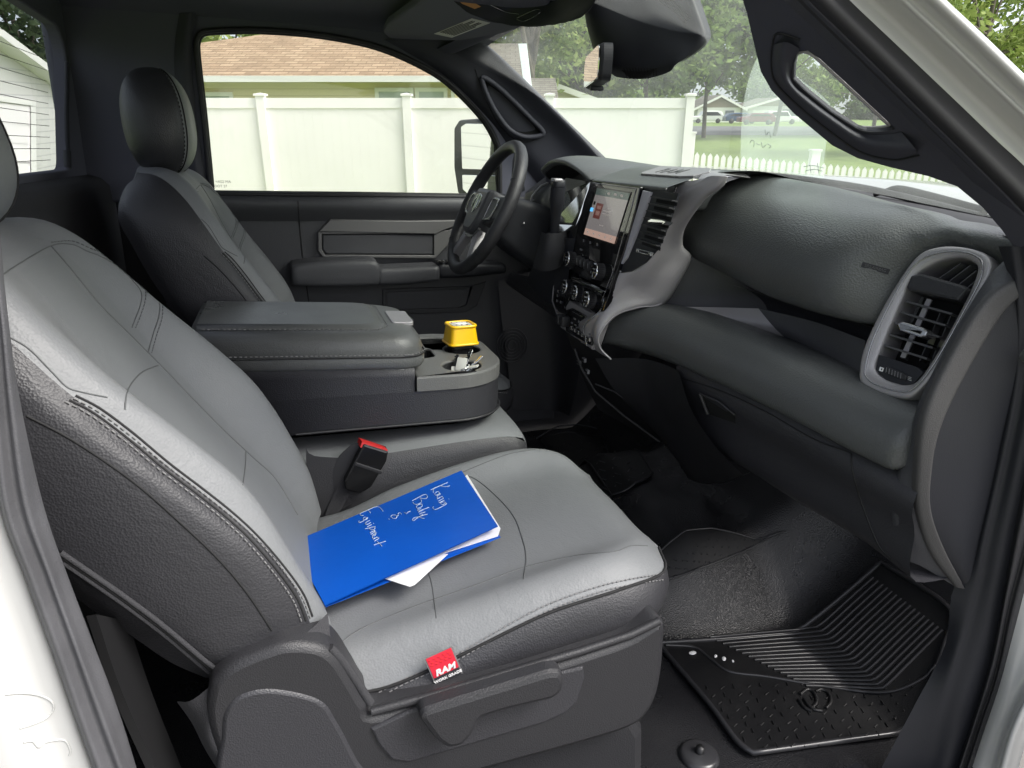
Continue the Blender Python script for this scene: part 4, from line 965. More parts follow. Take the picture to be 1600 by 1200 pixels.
m.loft([[Y(276, 1096, .13), Y(300, 1130, .125), Y(320, 1170, .12), Y(345, 1210, .12)], [Y(300, 1094, .115), Y(318, 1125, .105), Y(330, 1165, .10), Y(362, 1215, .1)], [Y(340, 1062, .112), Y(330, 1095, .10), Y(336, 1130, .10), Y(366, 1200, .1)]], 'fabric_dark', 10, 16)
m.tube(cr([Y(515, 1012, .105), Y(532, 1030, .105), Y(556, 1064, .105), Y(578, 1098, .105)], 14), .006, 'fabric_dark', 8)
m.build('gaiter', cush)
# driver's seat: same meshes, backrest a little more upright
def copy_obj(o, parent, M):
    c = o.copy(); COL.objects.link(c); c.parent = parent; c.matrix_local = M; return c
dshift = Matrix.Translation((.03, .90, 0))
ds = copy_obj(cush, T, dshift); ds['label'] = 'far driver seat, upright with dark side bolster facing the camera'
piv = Matrix.Translation((0, 0, .36)); rot = piv @ Matrix.Rotation(R(9), 4, 'Y') @ piv.inverted()
copy_obj(back, ds, rot); copy_obj(head, ds, rot @ Matrix.Translation((0.01, 0, -.005)))
# ------------------------------------------------------------------ middle seat and fold-down console
m = MB()
top = [[(-.02, y_, .43), (.15, y_, .435), (.35, y_, .447), (.44, y_, .445), (.47, y_, .42), (.47, y_, .30)] for y_ in (.66, .70, .84, .98, 1.03)]
for c_ in (0, 4):
    for i in range(6): top[c_][i] = (top[c_][i][0], top[c_][i][1], top[c_][i][2]-.012)
m.loft(top, 'leather', 30, 40)
m.grid([[V(p) for p in cr(top[0], 20)], [V((p.x, .645, p.z-.02)) for p in cr(top[0], 20)], [V((p.x, .645, .25)) for p in cr(top[0], 20)]], 'leather_dark'); m.grid([[V((.47, y_, .31)), V((.465, y_, .15))] for y_ in (.645, 1.03)], 'plastic')
m.box((.22, .84, .15), (.44, .38, .26), 'plastic', bev=.01)
m.build('middle_seat', T, 'light grey middle seat cushion under the console')
con = MB()
def ring(xr, xf, yl, yr, z, rf, n=10, xr_off=0):
    """plan outline: straight rear at xr, rounded front corners at xf"""
    pts = [V((xr, yl, z))]
    for i in range(n+1):
        a = -math.pi/2+math.pi/2*i/n; pts.append(V((xf-rf+rf*math.cos(a), yl+rf+rf*math.sin(a), z)))
    for i in range(n+1):
        a = math.pi/2*i/n; pts.append(V((xf-rf+rf*math.cos(a), yr-rf+rf*math.sin(a), z)))
    pts.append(V((xr, yr, z))); return pts
def tiltz(ps, k=0): return [V((p.x, p.y, p.z+k*(p.x))) for p in ps]
body = [ring(-.14, .435, .672, 1.01, z, .115) for z in (.475, .47, .478, .50, .53, .546)]
ins_ = [ring(-.14, .425, .682, 1.00, .468, .11)]
con.grid([ring(-.14, .41, .70, .98, .466, .09)]+ins_+body, 'plastic', closed=True)
con.add(ring(-.14, .41, .70, .98, .466, .09), [tuple(range(24))[::-1]], 'plastic', False)
con.grid([ring(-.14, .234, .673, 1.008, .540, .004)]+[[V((p.x, p.y, p.z+(.24-p.x)*.045)) for p in ring(-.14, .234, .675, 1.006, z, .004)] for z in (.575, .592)]+[[V((p.x, p.y, p.z+(.24-p.x)*.045)) for p in ring(-.14, .23, .70, .98, .592, .004)]], 'plastic', closed=True)
con.tube(ring(.0, .438, .669, 1.013, .4775, .115), .0025, 'plastic_shield', 6)
cons = con.build('centre_console', T, 'fold-down centre console with padded lid and cup holders')
dk = MB()   # cup holder deck
XYp = lambda z: (V((0, 0, z)), V((1, 0, 0)), V((0, 1, 0)), V((0, 0, 1)))
zt = .577
def dk2(pts, z=zt): return [V((Z(a, b, z).x, Z(a, b, z).y)) for a, b in pts]
def ell_px(cx_, cy_, z, rx, ry, n=32, ax=None):
    c = Z(cx_, cy_, z); return [V((c.x+rx*math.cos(2*math.pi*i/n), c.y+ry*math.sin(2*math.pi*i/n))) for i in range(n)]
h1 = ell_px(722, 545, zt, .041, .041); h2 = ell_px(722, 571, zt, .041, .038)
c1 = Z(722, 545, zt); c2 = Z(722, 571, zt)
outl = [V((p.x, p.y)) for p in ring(.236, .437, .668, 1.013, 0, .118, 16)]
tray = round_poly([V((.275, .93)), V((.375, .93)), V((.345, .975)), V((.275, .98))], .02)
tray2 = round_poly([V((.272, .80)), V((.302, .81)), V((.302, .875)), V((.272, .885))], .012)
print('cup', c1, c2)
c2 = V((c2.x, min(c2.y+.004, c1.y-.088), c2.z)); h2 = [V((c2.x+.041*math.cos(2*math.pi*i/32), c2.y+.040*math.sin(2*math.pi*i/32))) for i in range(32)]
dk.plate(outl, XYp(zt-.03), .03, 'deck', [h1, h2, tray, tray2], bev=.004)
for h_ in (h1, h2, tray, tray2):
    dk.grid([[V((p.x, p.y, zt-.004)) for p in h_], [V((p.x, p.y, zt-.07)) for p in h_]], 'plastic_smooth', closed=True); dk.add([V((p.x, p.y, zt-.07)) for p in h_], [tuple(range(len(h_)))], 'plastic_smooth', False)
dk.build('cup_holder_tray', cons)
lid = MB(); xf = .262
prof = [(0.0, .585, .045), (.006, .588, .0), (-.0, .598, .0), (-.003, .612, .0), (.001, .620, 0), (-.001, .630, .0), (.004, .645, .0), (.016, .655, 0), (.04, .659, 0)]
rr_ = [ring(-.17, xf-a, .672+a, 1.005-a, z, .06) for a, z, _ in ((.03, .588, 0), (.004, .590, 0), (0, .598, 0), (0, .612, 0), (.004, .621, 0), (.003, .628, 0), (.008, .645, 0), (.018, .656, 0), (.035, .661, 0), (.05, .6615, 0))]
sl = lambda ps: [V((p.x, p.y, p.z+(.24-p.x)*.045)) for p in ps]
lid.grid([sl(r) for r in rr_], 'lid', closed=True)
tp = rr_[-1]; lid.add(sl(tp), [tuple(range(len(tp)))], 'lid', False)
lid.grid([sl([V((p.x, p.y, .6616)) for p in ring(-.16, xf-.075, .72, .965, 0, .045)]), sl([V((p.x, p.y, .667)) for p in ring(-.16, xf-.081, .726, .959, 0, .045)]), sl([V((p.x, p.y, .669)) for p in ring(-.16, xf-.092, .735, .95, 0, .045)])], 'lid', closed=True)
tp = sl([V((p.x, p.y, .669)) for p in ring(-.16, xf-.092, .735, .95, 0, .045)]); lid.add(tp, [tuple(range(len(tp)))], 'lid', False)
rowstitch(lid, sl([V((p.x, p.y, .6625)) for p in ring(-.15, xf-.070, .715, .97, 0, .045)]), (0, 0, 0), .008, .001, 'thread')
rowstitch(lid, sl(ring(-.15, xf+.0008, .6712, 1.006, .6215, .06)), (0, 0, 0), .008, .0012, 'thread')
lid.tube(sl(ring(-.15, xf+.001, .671, 1.006, .617, .06)), .0016, 'seam', 5)
lo = lid.build('armrest_lid', cons, 'padded black armrest lid with light stitching')
m = MB(); fr = frame3(V((.228, .83, .659)), (0, 1, 0), (-1, 0, .03)); 
m.plate(round_poly([V((-.055, -.022)), V((.055, -.022)), V((.055, .024)), V((-.055, .024))], .008), (fr[0]+V((0, 0, -.002)), V((0, 1, 0)), V((-1, 0, .04)).normalized(), V((0, 1, 0)).cross(V((-1, 0, .04))).normalized()), .008, 'satin', bev=.002); 
m.box((.248, .83, .661), (.010, .07, .006), 'gloss_black', bev=.002); m.build('lid_latch', lo)
# ------------------------------------------------------------------ belt buckle on its stalk
bu = MB(); yb = .635
pxplate(bu, [(568, 694), (607, 706), (604, 722), (580, 762), (562, 772), (540, 766), (538, 752)], V((0, yb-.012, 0)), (0, -1, 0), .026, 'black_gloss_plastic', bev=.004, r=.004)
pxplate(bu, [(556, 722), (598, 736), (596, 742), (553, 728)], V((0, yb-.013, 0)), (0, -1, 0), .002, 'plastic_shield')
bk_ = bu.build('seatbelt_buckle', T, 'black seatbelt buckle with red button beside the console')
m = MB(); pa_ = [Y(566, 690, yb-.008), Y(606, 703, yb-.008), Y(602, 712, yb-.010), Y(563, 699, yb-.010)]; pbk = [p+V((-.004, .024, -.001)) for p in pa_]
m.add(pa_+pbk, [(0, 1, 2, 3), (7, 6, 5, 4), (0, 4, 5, 1), (1, 5, 6, 2), (2, 6, 7, 3), (3, 7, 4, 0)], 'red', False); m.build('release_button', bk_)
m = MB(); m.loft([[Y(558, 706, .640), Y(542, 735, .640), Y(520, 775, .640), Y(505, 812, .63)], [Y(572, 712, .638), Y(556, 740, .638), Y(545, 775, .636), Y(530, 800, .63)]], 'fabric_dark', 4, 14, thick=.002); m.build('belt_strap', bk_)
m = MB(); m.loft([[Y(548, 696, .642), Y(528, 716, .642), Y(520, 745, .642), Y(526, 780, .640)], [Y(566, 690, .641), Y(552, 716, .641), Y(545, 740, .640), Y(552, 766, .638)]], 'seal_dark', 4, 14, thick=.003)
m.loft([[Y(478, 700, .643), Y(490, 712, .643), Y(540, 716, .643)], [Y(478, 760, .642), Y(500, 760, .642), Y(540, 762, .642)], [Y(468, 815, .64), Y(500, 816, .64), Y(552, 786, .64)]], 'fabric_dark', 8, 8); m.build('belt_strap', bk_)  # last loft: added dark sheet over the gap between backrest and seat
# ------------------------------------------------------------------ the folder and its papers
PO = V((0, 0, .374)); PN = V((-.128, 0, 1)).normalized()
def pp(a, b, l=0): return onpl(a, b, PO+PN*l, PN)
def sheet(mb, pts, l, th, m_, n=1):
    q = [pp(a, b, l) for a, b in pts]; k = len(q)
    mb.add([p for p in q]+[p+PN*th for p in q], [tuple(range(k))[::-1], tuple(range(k, 2*k))]+[(i, (i+1) % k, k+(i+1) % k, k+i) for i in range(k)], m_, False)
A = pp(722, 735, .012); Bq = pp(777, 822, .012); 
fo = empty('paper_folder', (0, 0, 0)); topl(fo, 'bright blue paper folder with silver handwriting lying on the near seat cushion', 'folder')
def quadpx(c, l): return [(a, b) for a, b in c]
m = MB(); rws = []
cA, cB, cC, cD = (721, 735), (778, 822), (508, 946), (455, 848)
for i in range(13):
    r = []
    for j in range(17):
        u, v_ = i/12, j/16
        a = V(cA).lerp(V(cB), u); b = V(cD).lerp(V(cC), u); q = a.lerp(b, v_)
        l = .011+.006*(u**3)*(1-v_)*1.2+.002*math.sin(v_*5)*u+.003*(1-v_)**2*(1-u)
        r.append(pp(q.x, q.y, l))
    rws.append(r)
m.grid(rws, 'blue_card'); m.grid([[p-PN*.0012 for p in r] for r in rws][::-1], 'blue_card'); FBV = m.bvh(); m.build('cover', fo)
m = MB(); sheet(m, [(722, 742), (782, 840), (509, 949), (455, 852)], .001, .001, 'blue_card'); m.build('back_cover', fo)
S8 = lambda pts: [(540+a/8.889, 730+b/8.889) for a, b in pts]
hw = [
 [(1420, 215), (1180, 320)], [(1448, 262), (1385, 275), (1310, 262)], [(1300, 265), (1240, 290), (1222, 310), (1218, 360)],
 [(1290, 340), (1262, 350), (1240, 372), (1250, 392), (1282, 384), (1300, 362), (1290, 340)],
 [(1290, 395), (1310, 385), (1318, 372), (1300, 372), (1280, 398), (1272, 425), (1290, 438)],
 [(1270, 446), (1345, 408)], [(1335, 412), (1358, 428), (1350, 442), (1290, 476)], [(1296, 500), (1372, 462)], [(1432, 442), (1438, 446)],
 [(1330, 520), (1322, 500), (1352, 486), (1385, 492), (1376, 512), (1340, 528)], [(1395, 500), (1400, 515), (1330, 556), (1262, 588), (1228, 588), (1212, 566), (1222, 554)],
 [(1078, 388), (925, 470)], [(1078, 388), (1120, 385), (1136, 410), (1128, 432), (1085, 440), (1030, 428)], [(1034, 430), (1052, 470), (1040, 500), (990, 520), (950, 512), (936, 490)],
 [(1060, 515), (1020, 522), (985, 548), (992, 572), (1030, 568), (1062, 545), (1060, 515)],
 [(1050, 580), (1010, 590), (1004, 610), (1035, 612), (1075, 590)], [(1160, 562), (1085, 590), (1010, 632)],
 [(1110, 625), (1062, 640), (1032, 650), (1040, 672), (1080, 662)], [(1138, 656), (1080, 672), (1010, 700), (945, 745), (928, 732), (950, 708), (1010, 696), (1060, 712), (1096, 716)],
 [(822, 632), (848, 652)], [(850, 640), (900, 612)],
 [(628, 690), (660, 716), (700, 712), (712, 690), (690, 668), (650, 672), (628, 690)], [(712, 690), (730, 672), (728, 650), (752, 636), (780, 654)], [(598, 722), (612, 728)],
 [(430, 552), (360, 572), (300, 592), (215, 632), (200, 655), (216, 675), (248, 672)], [(430, 552), (470, 560), (498, 585), (520, 612)], [(310, 600), (330, 615), (345, 640)],
 [(300, 706), (270, 698), (245, 715), (258, 736), (290, 730), (306, 712)], [(308, 704), (250, 748), (200, 772), (184, 770), (190, 748)],
 [(335, 742), (285, 772), (276, 795), (300, 800), (352, 772)], [(300, 836), (362, 800)], [(385, 782), (392, 786)],
 [(418, 828), (270, 862)], [(395, 832), (408, 852), (385, 872), (345, 872), (335, 852)],
 [(410, 880), (340, 915)], [(380, 895), (412, 898), (350, 938)], [(395, 912), (430, 918), (370, 950)],
 [(400, 960), (420, 940), (398, 940), (372, 968), (380, 992), (412, 985)], [(440, 972), (382, 1008)], [(430, 980), (462, 990), (400, 1032)],
 [(560, 1030), (470, 1060), (392, 1085)], [(440, 1035), (470, 1062), (505, 1098)],
]
m = MB()
for st in hw:
    tr = trace(FBV, S8(st), max(4, len(st)*5), .0006)
    if len(tr) > 1: m.tube(tr, .0007, 'ink', 4)
m.build('handwriting', fo)
pa1 = MB(); sheet(pa1, [(730, 742), (782, 826), (778, 838), (690, 866), (640, 880), (600, 850)], .0035, .0008, 'paper'); topl(pa1.build('paper_sheet'), 'white sheets sticking out at the right end of the blue folder', 'paper')
pa1 = MB(); sheet(pa1, [(600, 904), (640, 917), (648, 914), (700, 866), (640, 860)], .0046, .0006, 'paper'); topl(pa1.build('envelope'), 'white folded paper corner poking out along the front edge of the blue folder', 'paper')
# ------------------------------------------------------------------ yellow work light in the far cup holder
wl = empty('work_light', (0, 0, 0)); topl(wl, 'small yellow and black work light standing in the far cup holder', 'work light')
wc = V((c1.x, c1.y, 0)); 
def fr_box(mb, c, w0, d0, w1, d1, z0, z1, m_, rc=.012, rot=0):
    Rz = Matrix.Rotation(rot, 3, 'Z')
    def rg(w_, d_, z): return [V(c)+Rz@V((p.x, p.y, 0))+V((0, 0, z)) for p in round_poly([V((-w_/2, -d_/2)), V((w_/2, -d_/2)), V((w_/2, d_/2)), V((-w_/2, d_/2))], rc, 4)]
    a, b = rg(w0, d0, z0), rg(w1, d1, z1); mb.grid([a, b], m_, True, closed=True); mb.add(a, [tuple(range(len(a)))[::-1]], m_, False); mb.add(b, [tuple(range(len(b)))], m_, False); return a, b
rz_ = R(8)
wc = wc+V((-.004, 0, 0))
m = MB(); fr_box(m, wc, .046, .041, .052, .045, zt-.068, zt+.003, 'black_gloss_plastic', rot=rz_); fr_box(m, wc, .053, .046, .055, .048, zt+.004, zt+.015, 'black_gloss_plastic', rot=rz_); m.build('housing', wl)
m = MB(); a, b = fr_box(m, wc, .068, .062, .058, .052, zt+.016, zt+.056, 'yellow', rc=.012, rot=rz_)
m.tube([p+V((0, 0, .001)) for p in b], .0035, 'yellow', 6, closed=True); m.tube([p+V((0, 0, .001)) for p in a], .0025, 'yellow', 6, closed=True); m.build('head', wl)
m = MB(); fr_box(m, wc, .046, .040, .044, .038, zt+.056, zt+.0585, 'label_silver', rc=.006, rot=rz_)
m.ell(wc+V((0, 0, zt+.0588)), (.016, .010, .0025), 'paper', 8, 20)
for a_ in range(7): m.box(wc+V((-.018+.006*a_, .012-.024*(a_ % 2), zt+.059)), (.003, .003, .0015), 'seal_dark')
m.build('lens_panel', wl)
# keys
ky = empty('key_ring', (0, 0, 0)); topl(ky, 'bunch of silver keys with a pale tag in the near cup holder', 'keys')
kc = V((c2.x+.0, c2.y, zt-.02))
for i, (dx, dy, dz, ang, tl) in enumerate(((-.012, .004, .006, 70, 35), (.004, -.002, .012, 40, 50), (.014, .006, .004, 10, 40))):
    m = MB(); Rm = Matrix.Rotation(R(ang), 3, 'Z') @ Matrix.Rotation(R(-tl), 3, 'Y'); c = kc+V((dx, dy, dz))
    m.box(c, (.024, .020, .0025), 'chrome' if i else 'label_silver', rot=Rm, bev=.001); m.box(c+Rm@V((.028, 0, 0)), (.034, .007, .0022), 'chrome', rot=Rm, bev=.0006)
    for q in range(4): m.box(c+Rm@V((.018+.007*q, .0045, 0)), (.003, .003, .002), 'chrome', rot=Rm)
    m.build('key', ky)
m = MB(); m.tube([kc+V((.012*math.cos(a), .012*math.sin(a), .012+.006*math.cos(a))) for a in [6.2832*i/24 for i in range(24)]], .0011, 'chrome', 6, closed=True); m.build('split_ring', ky)
m = MB(); m.box(kc+V((.0, .004, .02)), (.030, .022, .002), 'label_silver', rot=Matrix.Rotation(R(55), 3, 'Z')@Matrix.Rotation(R(-55), 3, 'Y'), bev=.001); m.box(kc+V((.016, -.008, .016)), (.036, .014, .004), 'label_silver', rot=Matrix.Rotation(R(-30), 3, 'Z')@Matrix.Rotation(R(-15), 3, 'Y'), bev=.001); m.build('key_tag', ky)
# litter on the floor mat
for px_, py_, rr_, lab in ((1082, 1021, .007, 'small round white scrap on the black mat near the seat'), (1118, 1026, .004, 'left end of the torn white scraps on the black mat'), (1131, 1030, .0055, 'torn white scrap on the black mat, longest of them'), (1145, 1034, .003, 'tiny white scrap at the right of the torn ones on the mat')):
    h = hit(BV, px_, py_, .0015)
    if h:
        m = MB(); m.ell(h, (rr_*1.3, rr_*.8, .0018), 'paper', 6, 9, rot=Matrix.Rotation(R(px_), 3, 'Z')); topl(m.build('paper_scrap'), lab, 'litter', 'white scraps on the mat')
# ------------------------------------------------------------------ dashboard
def prof_cols(cols, mat_, mb, nu=50, nv=40, mf=None):
    mb.loft(cols, mat_, nu, nv, mf=mf)
D = MB()
# upper pad, passenger side (columns from the door end to the centre)
def padcol(y, xb, zb, s=1, dz=0, dx=0, lowz=0):
    return [V((xb-.005, y, zb-.012)), V((xb-.07, y, zb-.004+dz)), V((.965+dx, y, .938+dz)), V((.905+dx, y, .918+dz)), V((.865+dx, y, .882+dz)), V((.842+dx, y, .835+dz)), V((.842+dx, y, .79+dz+lowz)), V((.862+dx, y, .760+dz+lowz)), V((.91+dx, y, .75+dz+lowz))]
ec = lambda y, k: [V((.975+k*.4, y, .920+k*.03)), V((.965+k*.3, y, .918+k*.03)), V((.955, y, .912+k*.05)), V((.948, y, .902)), V((.955, y, .890)), V((.985, y, .835)), V((.972, y, .79)), V((.96, y, .757)), V((.97, y, .745))]
mixc = lambda a, b, t, y: [V(((p.x*(1-t)+q.x*t), y, (p.z*(1-t)+q.z*t))) for p, q in zip(a, b)]
E0, E1 = ec(.15, .05), padcol(.30, 1.04, .944)
cols = [ec(.0, 0), ec(.06, 0), ec(.12, .03), ec(.165, .08), mixc(E0, E1, .22, .20), mixc(E0, E1, .60, .235), mixc(E0, E1, .90, .275), padcol(.34, 1.055, .946), padcol(.46, 1.09, .953, dz=.004), padcol(.56, 1.10, .958, dz=.008, dx=-.004, lowz=.01),
        [V((1.10, .72, .966)), V((1.03, .69, .971)), V((.955, .665, .974)), X(1116, 300, .868), X(1086, 335, .842), X(1071, 364, .832), X(1072, 388, .835), X(1084, 404, .85), X(1094, 410, .91)],
        [V((1.10, .78, .960)), V((1.03, .74, .966)), V((.965, .70, .968)), X(1084, 303, .90), X(1060, 335, .872), X(1048, 364, .86), X(1050, 392, .862), X(1064, 408, .88), X(1080, 416, .93)]]
D.loft(cols, 'soft', 90, 50)
padB = D.bvh()
# recess behind the shelf
D.loft([[V((.90, y, .752)), V((.955, y, .735)), V((.985, y, .70)), V((.97, y, .66)), V((.90, y, .655))] for y in (.05, .3, .55, .63)], 'soft_door', 20, 20)
D.loft([[V((.985, .60, .765)), V((.985, .60, .70)), V((.95, .60, .655))], [V((.93, .645, .772)), V((.93, .645, .71)), V((.9, .645, .66))], [Y(1068, 394, .70), Y(1050, 436, .71), Y(1026, 480, .73)]], 'soft_door', 16, 16)
dash = D.build('dashboard', T)
m = MB(); m.loft([[Y(1046, 479, .68), Y(1110, 480, .62), Y(1185, 482, .52)], [Y(1070, 488, .66), Y(1130, 498, .58), Y(1210, 512, .47)], [Y(1110, 495, .62), Y(1170, 514, .53), Y(1240, 540, .44)]], 'satin', 8, 12)
m.loft([[Y(1185, 482, .52), Y(1270, 502, .39), Y(1352, 532, .25)], [Y(1210, 512, .47), Y(1270, 535, .37), Y(1346, 566, .24)], [Y(1240, 540, .44), Y(1280, 560, .35), Y(1340, 600, .23)]], 'soft_door', 8, 12); m.build('shelf_insert', dash)  # far stretch of the ledge: pillar shade put in as a darker material
# lower bolster
LB = MB()
def bol(y, xn, zc, h=.125):
    return [V((.97, y, zc-.03)), V((xn+.14, y, zc-.010)), V((xn+.075, y, zc+.002)), V((xn+.03, y, zc-.010)), V((xn+.004, y, zc-.045)), V((xn+.004, y, zc-.085)), V((xn+.02, y, zc-h+.015)), V((xn+.06, y, zc-h)), V((xn+.14, y, zc-h-.005))]
def shr(c, k, y):
    cc = sum((V(p) for p in c), V())/len(c); return [V(((p.x-cc.x)*k+cc.x+.0, y, (p.z-cc.z)*k+cc.z)) for p in c]
b0 = bol(.095, .825, .662, .105); bz = bol(.80, .675, .678, .10)
LB.loft([shr(b0, .15, .066), shr(b0, .62, .068), shr(b0, .9, .078), b0, bol(.20, .805, .672, .108), bol(.35, .782, .685, .112), bol(.50, .755, .695, .115), bol(.62, .730, .702, .118), bol(.72, .70, .695, .112), bz, shr(bz, .8, .815), shr(bz, .1, .82)], 'soft', 90, 44)
LB.build('knee_bolster', dash)
# glove box door and lower panels
G = MB()
def gcol(y, x0, z0, x1, z1): return [V((x0+.06, y, z0+.03)), V((x0, y, z0)), V((x0-.003, y, z0-.04)), V(((x0+x1)/2, y, (z0+z1)/2)), V((x1, y, z1)), V((x1+.05, y, z1-.02)), V((x1+.2, y, z1-.01))]
G.loft([gcol(.045, .855, .555, .875, .41), gcol(.15, .84, .565, .865, .425), gcol(.3, .822, .58, .845, .43), gcol(.45, .80, .59, .83, .435), gcol(.6, .782, .595, .815, .42)], 'plastic', 50, 24)
GB = G.bvh()
seam(G, GB, [(1330, 708), (1333, 740), (1348, 790), (1372, 850), (1392, 872)], 30, .0016, 'matte_black')
seam(G, GB, [(1062, 590), (1130, 612), (1200, 645), (1270, 685), (1330, 708)], 40, .0013, 'matte_black')
gl = G.build('glove_box', dash)
m = MB(); 
tr = [hit(GB, a, b, -.001) for a, b in ((1098, 618), (1122, 626), (1148, 645), (1150, 662), (1110, 648))]
if all(tr): m.add([p+V((-.0015, 0, 0)) for p in tr], [tuple(range(5))], 'void', False)
tr = [hit(GB, a, b, .004) for a, b in ((1096, 614), (1108, 646))]
if all(tr): m.tube(tr, .0035, 'slat', 6)
tr = [hit(GB, a, b, .004) for a, b in ((1096, 614), (1126, 627), (1150, 646))]
if all(tr): m.tube(tr, .002, 'slat', 6)
m.build('glove_box_latch', gl)
# lower centre column
m = MB(); m.loft([[Y(930, 560, .80), Y(960, 610, .80), Y(1000, 650, .80), Y(1045, 700, .78), Y(1075, 748, .74)], [Y(1000, 560, .72), Y(1015, 620, .72), Y(1040, 680, .70), Y(1062, 720, .68), Y(1095, 755, .66)], [Y(1040, 570, .64), Y(1055, 640, .60), Y(1085, 690, .56), Y(1115, 725, .54), Y(1135, 752, .55)], [Y(1060, 580, .58), Y(1080, 640, .50), Y(1112, 690, .46), Y(1140, 722, .44), Y(1162, 742, .44)]], 'plastic_shield', 20, 24)
m.loft([[Y(1095, 755, .66), Y(1130, 757, .58), Y(1163, 742, .44)], [Y(1095, 752, .8), Y(1130, 752, .72), Y(1180, 735, .6)]], 'plastic', 4, 8)
m.build('centre_column', dash)
m = MB(); m.loft([[Y(885, 520, .92), Y(900, 560, .92), Y(915, 600, .92), Y(935, 640, .92)], [Y(930, 545, .84), Y(945, 590, .84), Y(975, 640, .84), Y(1025, 690, .84)], [Y(960, 560, .80), Y(985, 600, .78), Y(1020, 640, .76), Y(1035, 680, .76)]], 'matte_black', 12, 16)
for a, b in ((920, 562), (925, 580), (912, 566)): p = Y(a, b, .85)+V((-.012, 0, 0)); m.box(p, (.006, .016, .010), 'dim_print', bev=.001); m.box(p+V((-.003, 0, 0)), (.002, .010, .005), 'matte_black')
m.tube([Y(898, 545, .84), Y(908, 575, .83), Y(930, 612, .82), (Y(975, 650, .80)), Y(1030, 690, .76)], .003, 'plastic_shield', 6)
m.tube([Y(930, 600, .80), Y(960, 612, .80), Y(1000, 640, .79)], .002, 'plastic', 6)
m.build('lower_bin', dash)
# passenger end: grained corner, light strip, end panel
m = MB()
cA = [Y(1592, 388, .05), Y(1545, 432, .075), Y(1490, 520, .085), Y(1438, 622, .085), Y(1420, 685, .080), Y(1402, 740, .085), Y(1392, 810, .085), Y(1408, 872, .080)]
cM = [Y(1600, 405, .040), Y(1549, 448, .055), Y(1496, 535, .062), Y(1446, 630, .062), Y(1428, 700, .062), Y(1420, 745, .062), Y(1415, 815, .062), Y(1440, 885, .062)]
cB = [Y(1606, 425, .03), Y(1542, 466, .045), Y(1482, 560, .050), Y(1442, 650, .050), Y(1431, 735, .050), Y(1432, 800, .050), Y(1452, 862, .050), Y(1490, 915, .045)]
cC = [Y(1610, 446, .025), Y(1562, 492, .038), Y(1508, 580, .042), Y(1467, 668, .042), Y(1452, 748, .042), Y(1453, 800, .042), Y(1474, 858, .042), Y(1505, 918, .040)]
cD = [Y(1612, 540, .02), Y(1595, 600, .03), Y(1575, 680, .035), Y(1560, 750, .035), Y(1548, 800, .035), Y(1540, 850, .035), Y(1532, 890, .035), Y(1528, 918, .035)]
m.loft([[p+V((.03, .01, 0)) for p in cA], cA, cM, cB], 'soft_door', 14, 50)
m.loft([[p+V((0, .006, 0)) for p in cB], [p+V((0, -.004, 0)) for p in cB], [p.lerp(q, .5)+V((0, -.005, 0)) for p, q in zip(cB, cC)], [p+V((0, -.003, 0)) for p in cC], [p+V((0, .006, 0)) for p in cC]], 'satin_strip' if 'satin_strip' in MATS else 'plastic_shield', 14, 50)
m.loft([[p+V((0, .004, 0)) for p in cC], [p.lerp(q, .5)+V((0, -.002, 0)) for p, q in zip(cC, cD)], cD], 'plastic_smooth', 14, 50)
m.loft([cD, [p+V((.03, .012, 0)) for p in cD]], 'plastic_smooth', 3, 50)
m.build('dash_end', dash)
# passenger air vent
vo = V((.908, .14, .78)); v1 = V((.064, 0, .205)).normalized(); v2 = V((-.02, .122, -.004)).normalized(); VN = v2.cross(v1).normalized()
if VN.x > 0: VN = -VN
pv = lambda mb, poly, th, m_, lift=0, holes=(), bev=.002, r=0, hr=0, m2=None: pxplate(mb, poly, vo, VN, th, m_, holes, bev, r, m2, lift=lift, hr=hr)
m = MB()
outer = [(1343, 585), (1350, 545), (1378, 485), (1415, 425), (1440, 396), (1468, 386), (1502, 386), (1535, 394), (1550, 408), (1548, 432), (1515, 492), (1465, 580), (1428, 620), (1400, 622), (1365, 612), (1347, 600)]
inner = [(1368, 578), (1372, 556), (1408, 470), (1430, 432), (1464, 410), (1498, 403), (1520, 410), (1526, 425), (1505, 475), (1470, 540), (1437, 590), (1415, 600), (1385, 592)]
vu = V((0, 0, 1)).cross(VN).normalized(); vw = VN.cross(vu)
def polar(ps_, n_=144):
    q = [(onpl(a, b, vo, VN)-vo) for a, b in ps_]; q = closed_cr(q, 200); q = [(p.dot(vu), p.dot(vw)) for p in q]; return q
_in = polar(inner); cx_, cy_ = sum(p[0] for p in _in)/len(_in), sum(p[1] for p in _in)/len(_in); sky_ = 2.2
def star(q, n_=144):
    out = []
    for k in range(n_):
        a = 2*math.pi*k/n_; dx, dy = math.cos(a), math.sin(a)*sky_; best = None
        for i in range(len(q)):
            x0, y0 = q[i-1][0]-cx_, q[i-1][1]-cy_; x1, y1 = q[i][0]-cx_, q[i][1]-cy_
            den = dx*(y1-y0)-dy*(x1-x0)
            if abs(den) < 1e-12: continue
            t = (x0*(y1-y0)-y0*(x1-x0))/den; s_ = (x0*dy-y0*dx)/den
            if t > 0 and -1e-6 <= s_ <= 1+1e-6: best = t if best is None else max(best, t)
        out.append((cx_+dx*best, cy_+dy*best))
    return out
so_, si_ = star(polar(outer)), star(_in)
def vr(t, h): return [vo+vu*(a[0]*(1-t)+b[0]*t)+vw*(a[1]*(1-t)+b[1]*t)+VN*h for a, b in zip(so_, si_)]
m.grid([vr(-.02, -.03), vr(0, -.001), vr(.06, .0025), vr(.16, .004), vr(.45, .0045), vr(.52, .0032), vr(.60, .0026), vr(.88, .0005), vr(.98, -.003), vr(1.0, -.010), vr(1.02, -.045)], 'satin', closed=True)
